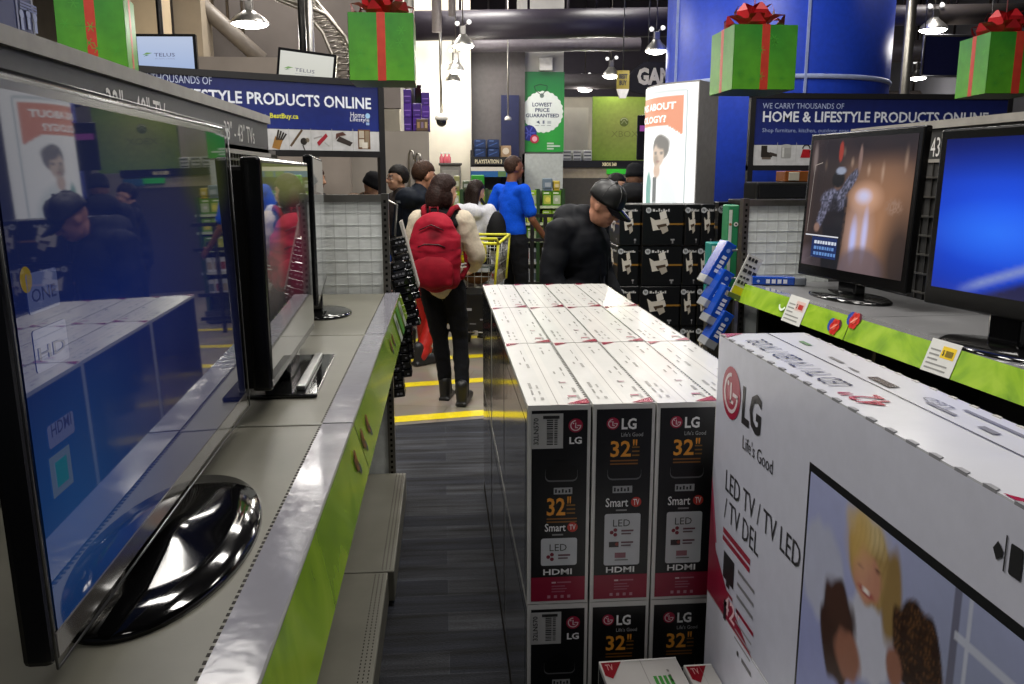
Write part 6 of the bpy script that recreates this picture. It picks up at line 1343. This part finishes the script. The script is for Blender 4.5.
    for s in 'RL':
        m = MB(); a = J['an'+s]; f = V((0.02 if s == 'R' else -.02, .17, 0)); z0 = a.z-.09
        m.cap(V((a.x, a.y-.03, z0+.045)), V((a.x, a.y-.03, z0+.15)), .045, .052); m.cap(V((a.x, a.y-.035, z0+.042)), V((a.x, a.y+.06, z0+.046)), .042, .046); m.cap(V((a.x, a.y+.06, z0+.046)), V((a.x, a.y, z0+.036))+f, .046, .036)
        m.box((a.x-.043, a.y-.08, z0), (a.x+.043, a.y+.19, z0+.022), sk)
        remesh(m, .010, 2, 'shoe', 'satin', h(shoe), t)
    # ---- upper garment
    m = MB(); tc = h(top); slim = top_kind == 'polo'; g = .0 if slim else .022
    m.ball(J['che']+V((0, 0, .01)), ((.168+g)*G, (.118+g)*G, .20), sk, n=18, k=12); m.cap(J['che'], J['pel']+V((0, 0, .06 if slim else .0)), .125*G+g, .135*G+g, n=16)
    m.ball(J['pel']+V((0, 0, .06)), ((.165+g)*G, (.125+g)*G, .13), sk, n=18, k=12)
    if top_kind == 'coat': m.cap(J['pel'], J['pel']+V((0, 0, -.12)), .15*G, .155*G, n=18)
    m.cap(J['nek']+V((0, 0, -.05)), J['nek']+V((0, .01, .01 if slim else .035)), .075 if slim else .082, .062 if slim else .076, n=16)
    for s in 'RL':
        sh, el, wr = J['sh'+s], J['el'+s], J['wr'+s]
        m.cap(J['che'].lerp(sh, .35)+V((0, 0, .06)), sh, .085+g*.6, .062+g)
        if slim: m.cap(sh, sh.lerp(el, .72), .064, .066)
        else: m.cap(sh, el, .064+g, .054+g*.8); m.cap(el, wr.lerp(el, .04), .054+g*.8, .042+g*.6)
    if hood: m.ball(J['nek']+V(hood[0]), hood[1], sk, n=18, k=12)
    if top_kind == 'coat' or top_kind == 'jacket':
        for s in 'RL': m.ball(J['nek']+V((.07 if s == 'R' else -.07, .02, -.015)), (.05, .07, .05), sk, n=12, k=8)
    def tcol(co):
        if callable(collar): return collar(co, tc, J)
        return tc
    remesh(m, vox+.003, 4, {'polo': 'polo_shirt', 'coat': 'winter_coat', 'jacket': 'jacket', 'sweater': 'sweater'}[top_kind], topmat, tcol, t, wr={'polo': .004, 'coat': .007, 'jacket': .006, 'sweater': .006}[top_kind])
    if cap:
        m = MB(); prof = [(.104, .028), (.106, .05), (.100, .09), (.082, .125), (.045, .146), (.008, .152)]; vs = []
        RT_ = R.to_4x4(); RT_.translation = hc+R @ V((0, -.012, -.0))
        m.lathe(prof, h(cap), 'satin', 28, RT_, .90, 1.08); m.ball(hp(0, -.012, .153), .011, h(cap), 'satin', 8, 6)
        for k in range(6):
            a = k*PI/3; m.tube([hp(.094*math.cos(a)*q, .113*math.sin(a)*q-.012, z+.002) for q, z in ((1.0, .04), (.95, .09), (.78, .125), (.43, .147))], .0022, mix(h(cap), (1, 1, 1), .06), 'satin', 5)
        o = m.build('cap', t, 'black cap crown', local=True)
        m = MB(); n = 12; up = []; dn = []
        for j in range(6):
            for i in range(n+1):
                a = -1.15+2.3*i/n; rr_ = .0+j/5*.085*math.cos(a*.75)**.6; x = (.094)*math.sin(a)*(1+.05*j/5); y = .108*math.cos(a)-.012+rr_; z = .034-.022*(j/5)-.16*(x*x)*6*.5
                up.append(hp(x, y, z+.004)); dn.append(hp(x, y, z-.004))
        fs = []
        for j in range(5):
            for i in range(n): q = j*(n+1)+i; fs += [(q, q+1, q+n+2, q+n+1), (len(up)+q+n+1, len(up)+q+n+2, len(up)+q+1, len(up)+q)]
        for i in range(n): q = 5*(n+1)+i; fs.append((q, q+1, len(up)+q+1, len(up)+q))
        m.add(up+dn, fs, h(cap), 'gloss', True); m.build('cap_visor', t, 'shiny black visor', local=True)
    return t, J, hp, R
def beanie(t, hp, R, col):
    m = MB(); RT_ = R.to_4x4(); RT_.translation = hp(0, -.016, 0)
    m.lathe([(.098, .015), (.104, .02), (.104, .055), (.101, .06), (.098, .10), (.075, .135), (.035, .152), (.006, .156)], h(col), 'fabric', 24, RT_, .88, 1.06); m.build('knit_hat', t, local=True)
# 1 woman with backpack ------------------------------------------------
W = (-.01, 6.25)
def creamcol(co, tc, J): return h('#0d0d0f') if co.z > 1.43 and math.hypot(co.x, co.y) < .15 else tc
t, J, hp, R = person('woman seen from behind in a cream sweater, black trousers and ankle boots', W, (.22, 1), .965,
    dict(elR=(.27, .02, 1.15), wrR=(.19, .27, 1.04), elL=(-.25, .0, 1.14), wrL=(-.20, .22, 1.02), knR=(.125, .06, .50), anR=(.16, -.06, .10), knL=(-.035, .06, .50), anL=(-.01, .12, .09), shR=(.17, -.01, 1.41), shL=(-.17, -.01, 1.41)),
    (-38, 4, 0), '#d3a487', '#2a1a16', 'bun', '#c2b6a2', 'sweater', '#121318', '#141414', curl=(.9, .9), topmat='fabric', collar=creamcol, vox=.010, girth=.93)
# scarf
m = MB()
for k in range(14):
    a = 2*PI*k/14; b = 2*PI*(k+1)/14; m.cap((.085*math.cos(a), .08*math.sin(a)-.015, 1.455+.015*math.sin(a*2)), (.085*math.cos(b), .08*math.sin(b)-.015, 1.455+.015*math.sin(b*2)), .05, .05)
for k in range(6): a = PI+.4*k+.5; m.cap((.10*math.cos(a), .07*math.sin(a)-.03, 1.43), (.15*math.cos(a), .08*math.sin(a)-.06, 1.39), .045, .035)
remesh(m, .012, 3, 'scarf', 'fabric', h('#0e0e11'), t)
# backpack (worn, a thing of its own)
b = thing('backpack', 'crimson backpack on the back of the woman in the cream sweater', 'backpack', (W[0], W[1], 0), t.rotation_euler.z); b.scale = t.scale
m = MB(); c = h('#8e1224')
m.ball((0, -.235, 1.19), (.20, .115, .29), c, 'shell', 24, 18); m.rbox((-.185, -.30, .93), (.185, -.15, 1.36), c, 'shell', .06, 3); m.ball((0, -.24, 1.36), (.155, .09, .13), c, 'shell', 20, 14)
def bcol(co): return mix(h('#98152a'), h('#5e0a18'), max(ell(co.x, co.z, .0, .98, .2, .05, .5), max(0, 1-abs(co.z-1.20-.10*(co.x)**2*8)/.008)*.9, ell(co.x, co.z, .02, 1.33, .05, .04, .4)*.8))
remesh(m, .012, 4, 'main_bag', 'shell', bcol, b, wr=.008)
m = MB(); m.ball((0, -.32, 1.06), (.16, .05, .13), c, 'shell', 20, 14); m.rbox((-.15, -.345, .95), (.15, -.28, 1.14), c, 'shell', .03, 3); remesh(m, .011, 4, 'front_pocket', 'shell', h('#8a1022'), b)
m = MB(); m.tube([(-.10, -.335, 1.24), (-.05, -.345, 1.26), (.05, -.345, 1.26), (.10, -.335, 1.24)], .005, h('#3c070f'), 'satin', 6); m.tube([(-.09, -.33, 1.36), (0, -.335, 1.40), (.09, -.33, 1.36)], .005, h('#3c070f'), 'satin', 6); m.tube([(-.03, -.24, 1.475), (-.03, -.24, 1.52), (.03, -.24, 1.52), (.03, -.24, 1.475)], .009, h('#6a0d1a'), 'fabric', 8); m.build('zip', b, local=True)
for s in (-1, 1):
    m = MB(); P_ = [(s*.09, -.17, 1.45), (s*.11, -.10, 1.505), (s*.12, .0, 1.515), (s*.125, .10, 1.47), (s*.135, .165, 1.36), (s*.15, .16, 1.20), (s*.185, .07, 1.06), (s*.175, -.13, 1.0)]
    m.tube(P_, .021, h('#7d0f1f'), 'fabric', 8); m.build('shoulder_strap', b, local=True)
m = MB()
for z in (1.075, 1.10): m.tube([(.15, -.20, z), (.185, -.12, z), (.20, -.07, z+.0)], .006, h('#d9d4cc'), 'satin', 6)
m.build('side_strap', b, 'pale side straps', local=True)
# 2 man in dark jacket and red trousers --------------------------------
person('man with short brown hair, dark navy hooded jacket and red trousers, behind the backpack wearer', (aY(419.5, 200, 7.7).x, 7.7), (.75, .65), 1.04,
    dict(knR=(.10, .10, .50), anR=(.10, -.10, .10), knL=(-.10, .08, .50), anL=(-.10, .12, .09), wrR=(.2, .22, 1.0), elR=(.27, -.02, 1.13)), (-12, 12, 0), '#b98468', '#3a261a', 'short', '#161c26', 'jacket', '#b01e16', '#1a1a1c', hood=((0, -.10, -.02), (.15, .09, .09)), vox=.012,
    collar=lambda co, tc, J: h('#9aa2ac') if (abs(co.z-1.405) < .012 and -.16 < co.x < -.02 and co.y < -.05) or (abs(co.z-1.24) < .03 and co.x > .19 and abs(co.z-1.24) < .012) else tc, trmat='satin')
# 3 man facing left with glasses ---------------------------------------
person('dark-haired man in glasses facing left in front of the grey partition', (aY(399, 175, 8.5).x, 8.5), (-.95, -.35), 1.02, None, (0, 2, 0), '#a98066', '#14110f', 'short', '#2a2422', 'jacket', '#1c1c20', vox=.014, glasses=True)
# 4 person in knit hat --------------------------------------------------
t, J, hp, R = person('person in a black knit hat and fur-trimmed coat with blue sleeves', (aY(365, 180, 8.0).x, 8.0), (.85, -.45), .985, None, (5, 26, 0), '#b58a70', '#1a1512', None, '#20242a', 'coat', '#1c1c20', vox=.013, hood=((-.02, -.12, -.0), (.15, .10, .10)),
    collar=lambda co, tc, J: h('#5c4632') if co.z > 1.36 and co.y < .03 else (h('#1d4fae') if co.x > .12 or co.x < -.15 else tc))
beanie(t, hp, R, '#131316')
# 5 face behind the thin TV ---------------------------------------------
person('brown-haired person mostly hidden behind the farthest left-hand TV', (aY(311, 168, 8.55).x, 8.55), (.9, -.3), 1.02, None, (0, 8, 0), '#b08468', '#3a2418', 'short', '#2c2a2c', 'jacket', '#222226', vox=.016)
# 6 person with white hood ----------------------------------------------
person('dark-haired person in a white hooded top, partly behind the woman with the red backpack', (aY(474, 200, 8.95).x, 8.95), (.45, .9), .935, None, (-25, 6, 0), '#b88c72', '#231814', 'long', '#c9c9d0', 'jacket', '#1d1e24', vox=.013, hood=((0, -.10, -.05), (.16, .09, .10)), topmat='fabric')
BGX = aY(474, 200, 8.95).x-.28
bg = thing('shoulder_bag', 'black shoulder bag beside the person in the white hooded top', 'bag', (BGX+.46, 8.82, 0)); m = MB(); m.ball((.50, 7.62, 1.12), (.11, .10, .21), h('#141417'), 'shell', 16, 12); m.rbox((.41, 7.54, .92), (.60, 7.70, 1.2), h('#141417'), 'shell', .05, 3)
o = remesh(m, .014, 3, 'pouch', 'shell', h('#141417')); o.location = (-.46, -7.62, 0); o.parent = bg
m = MB(); m.tube([(.47, 7.6, 1.28), (.38, 7.68, 1.40), (.33, 7.80, 1.49), (.36, 7.95, 1.42)], .016, h('#1a1a1c'), 'fabric', 8); m.v = [(x+BGX, y+1.2, z) for x, y, z in m.v]; m.build('strap', bg)
# 7 blue polo man --------------------------------------------------------
PX = aY(512, 230, 9.2).x
person('bald man in a bright blue polo shirt and black trousers, facing away to the right', (PX, 9.2), (.80, .62), 1.085,
    dict(elR=(.24, .05, 1.13), wrR=(.23, .26, .93), elL=(-.26, -.08, 1.13), wrL=(-.26, -.03, .87), anR=(.10, -.10, .10), knR=(.10, .04, .5), anL=(-.10, .10, .09), knL=(-.1, .09, .5)), (-8, 4, 0), '#7d4f38', '#3a281f', 'buzz', '#0b4fd0', 'polo', '#141519', vox=.010, topmat='fabric', curl=(.35, .6), girth=1.02, handdir={'R': ((.02, .75, -.55), (-1, 0, -.2))})
# 8 man in black cap -----------------------------------------------------
MX_ = aY(578, 240, 5.1).x
person('man in a shiny black cap and thick dark winter coat, looking down', (MX_, 5.1), (.74, -.62), 1.0,
    dict(hed=(0, .10, 1.565), nek=(0, .03, 1.41), elR=(.30, .0, 1.10), wrR=(.24, .16, .88), elL=(-.30, .0, 1.10), wrL=(-.24, .16, .88), shR=(.215, .0, 1.36), shL=(-.215, .0, 1.36), che=(0, .015, 1.24)), (6, 32, 0), '#b8836a', '#3a2c24', None, '#0c0e14', 'coat', '#16171b', vox=.011, cap='#0c0c0e', girth=1.22, hood=((0, -.085, .02), (.15, .085, .09)))
t = [o for o in COL.objects if o.get('label', '').startswith('man in a shiny black cap')][0]
m = MB(); m.tube([(0, .115, 1.40), (0, .165, 1.30), (0, .178, 1.15), (0, .182, 1.0), (0, .18, .86)], .009, h('#25272c'), 'satin', 6)
for s_ in (-1, 1): m.tube([(s_*.035, .12, 1.40), (s_*.04, .165, 1.30), (s_*.04, .18, 1.15), (s_*.04, .185, 1.0), (s_*.04, .182, .86)], .006, h('#0a0b10'), 'fabric', 6)
m.build('coat_zip', t, local=True)
# 9, 10 far figures by the light box -------------------------------------
t, J, hp, R = person('figure in a black hooded coat seen from behind, beside the glowing light box', (aY(634, 190, 8.6).x, 8.6), (.35, .94), 1.02, None, (0, 5, 0), '#a87e66', '#14110f', None, '#15161a', 'coat', '#17171a', vox=.014, hood=((0, -.08, .03), (.16, .12, .11)), girth=1.08); beanie(t, hp, R, '#15161a')
t, J, hp, R = person('dark-haired person facing right, just left of the black hooded figure by the light box', (aY(613, 195, 9.3).x, 9.3), (.9, -.3), .98, dict(elR=(.25, .08, 1.16), wrR=(.12, .30, 1.30)), (0, 10, 0), '#b98e76', '#131010', 'short', '#1b1b20', 'jacket', '#1a1a1e', vox=.014)
# ================================================================== CAMERA, WORLD
cam = bpy.data.cameras.new('camera'); co_ = bpy.data.objects.new('camera', cam); COL.objects.link(co_)
cam.sensor_width = 36; cam.lens = F/1024*36; cam.clip_start = .02
co_.matrix_world = Mx(((RT.x, UP.x, -FW.x, 0), (RT.y, UP.y, -FW.y, 0), (RT.z, UP.z, -FW.z, CH), (0, 0, 0, 1)))
SC.camera = co_
w = bpy.data.worlds.new('world'); w.use_nodes = True; SC.world = w
w.node_tree.nodes['Background'].inputs[0].default_value = (.75, .8, .95, 1); w.node_tree.nodes['Background'].inputs[1].default_value = .06
SC.view_settings.view_transform = 'Standard'; SC.view_settings.look = 'None'; SC.view_settings.exposure = 0
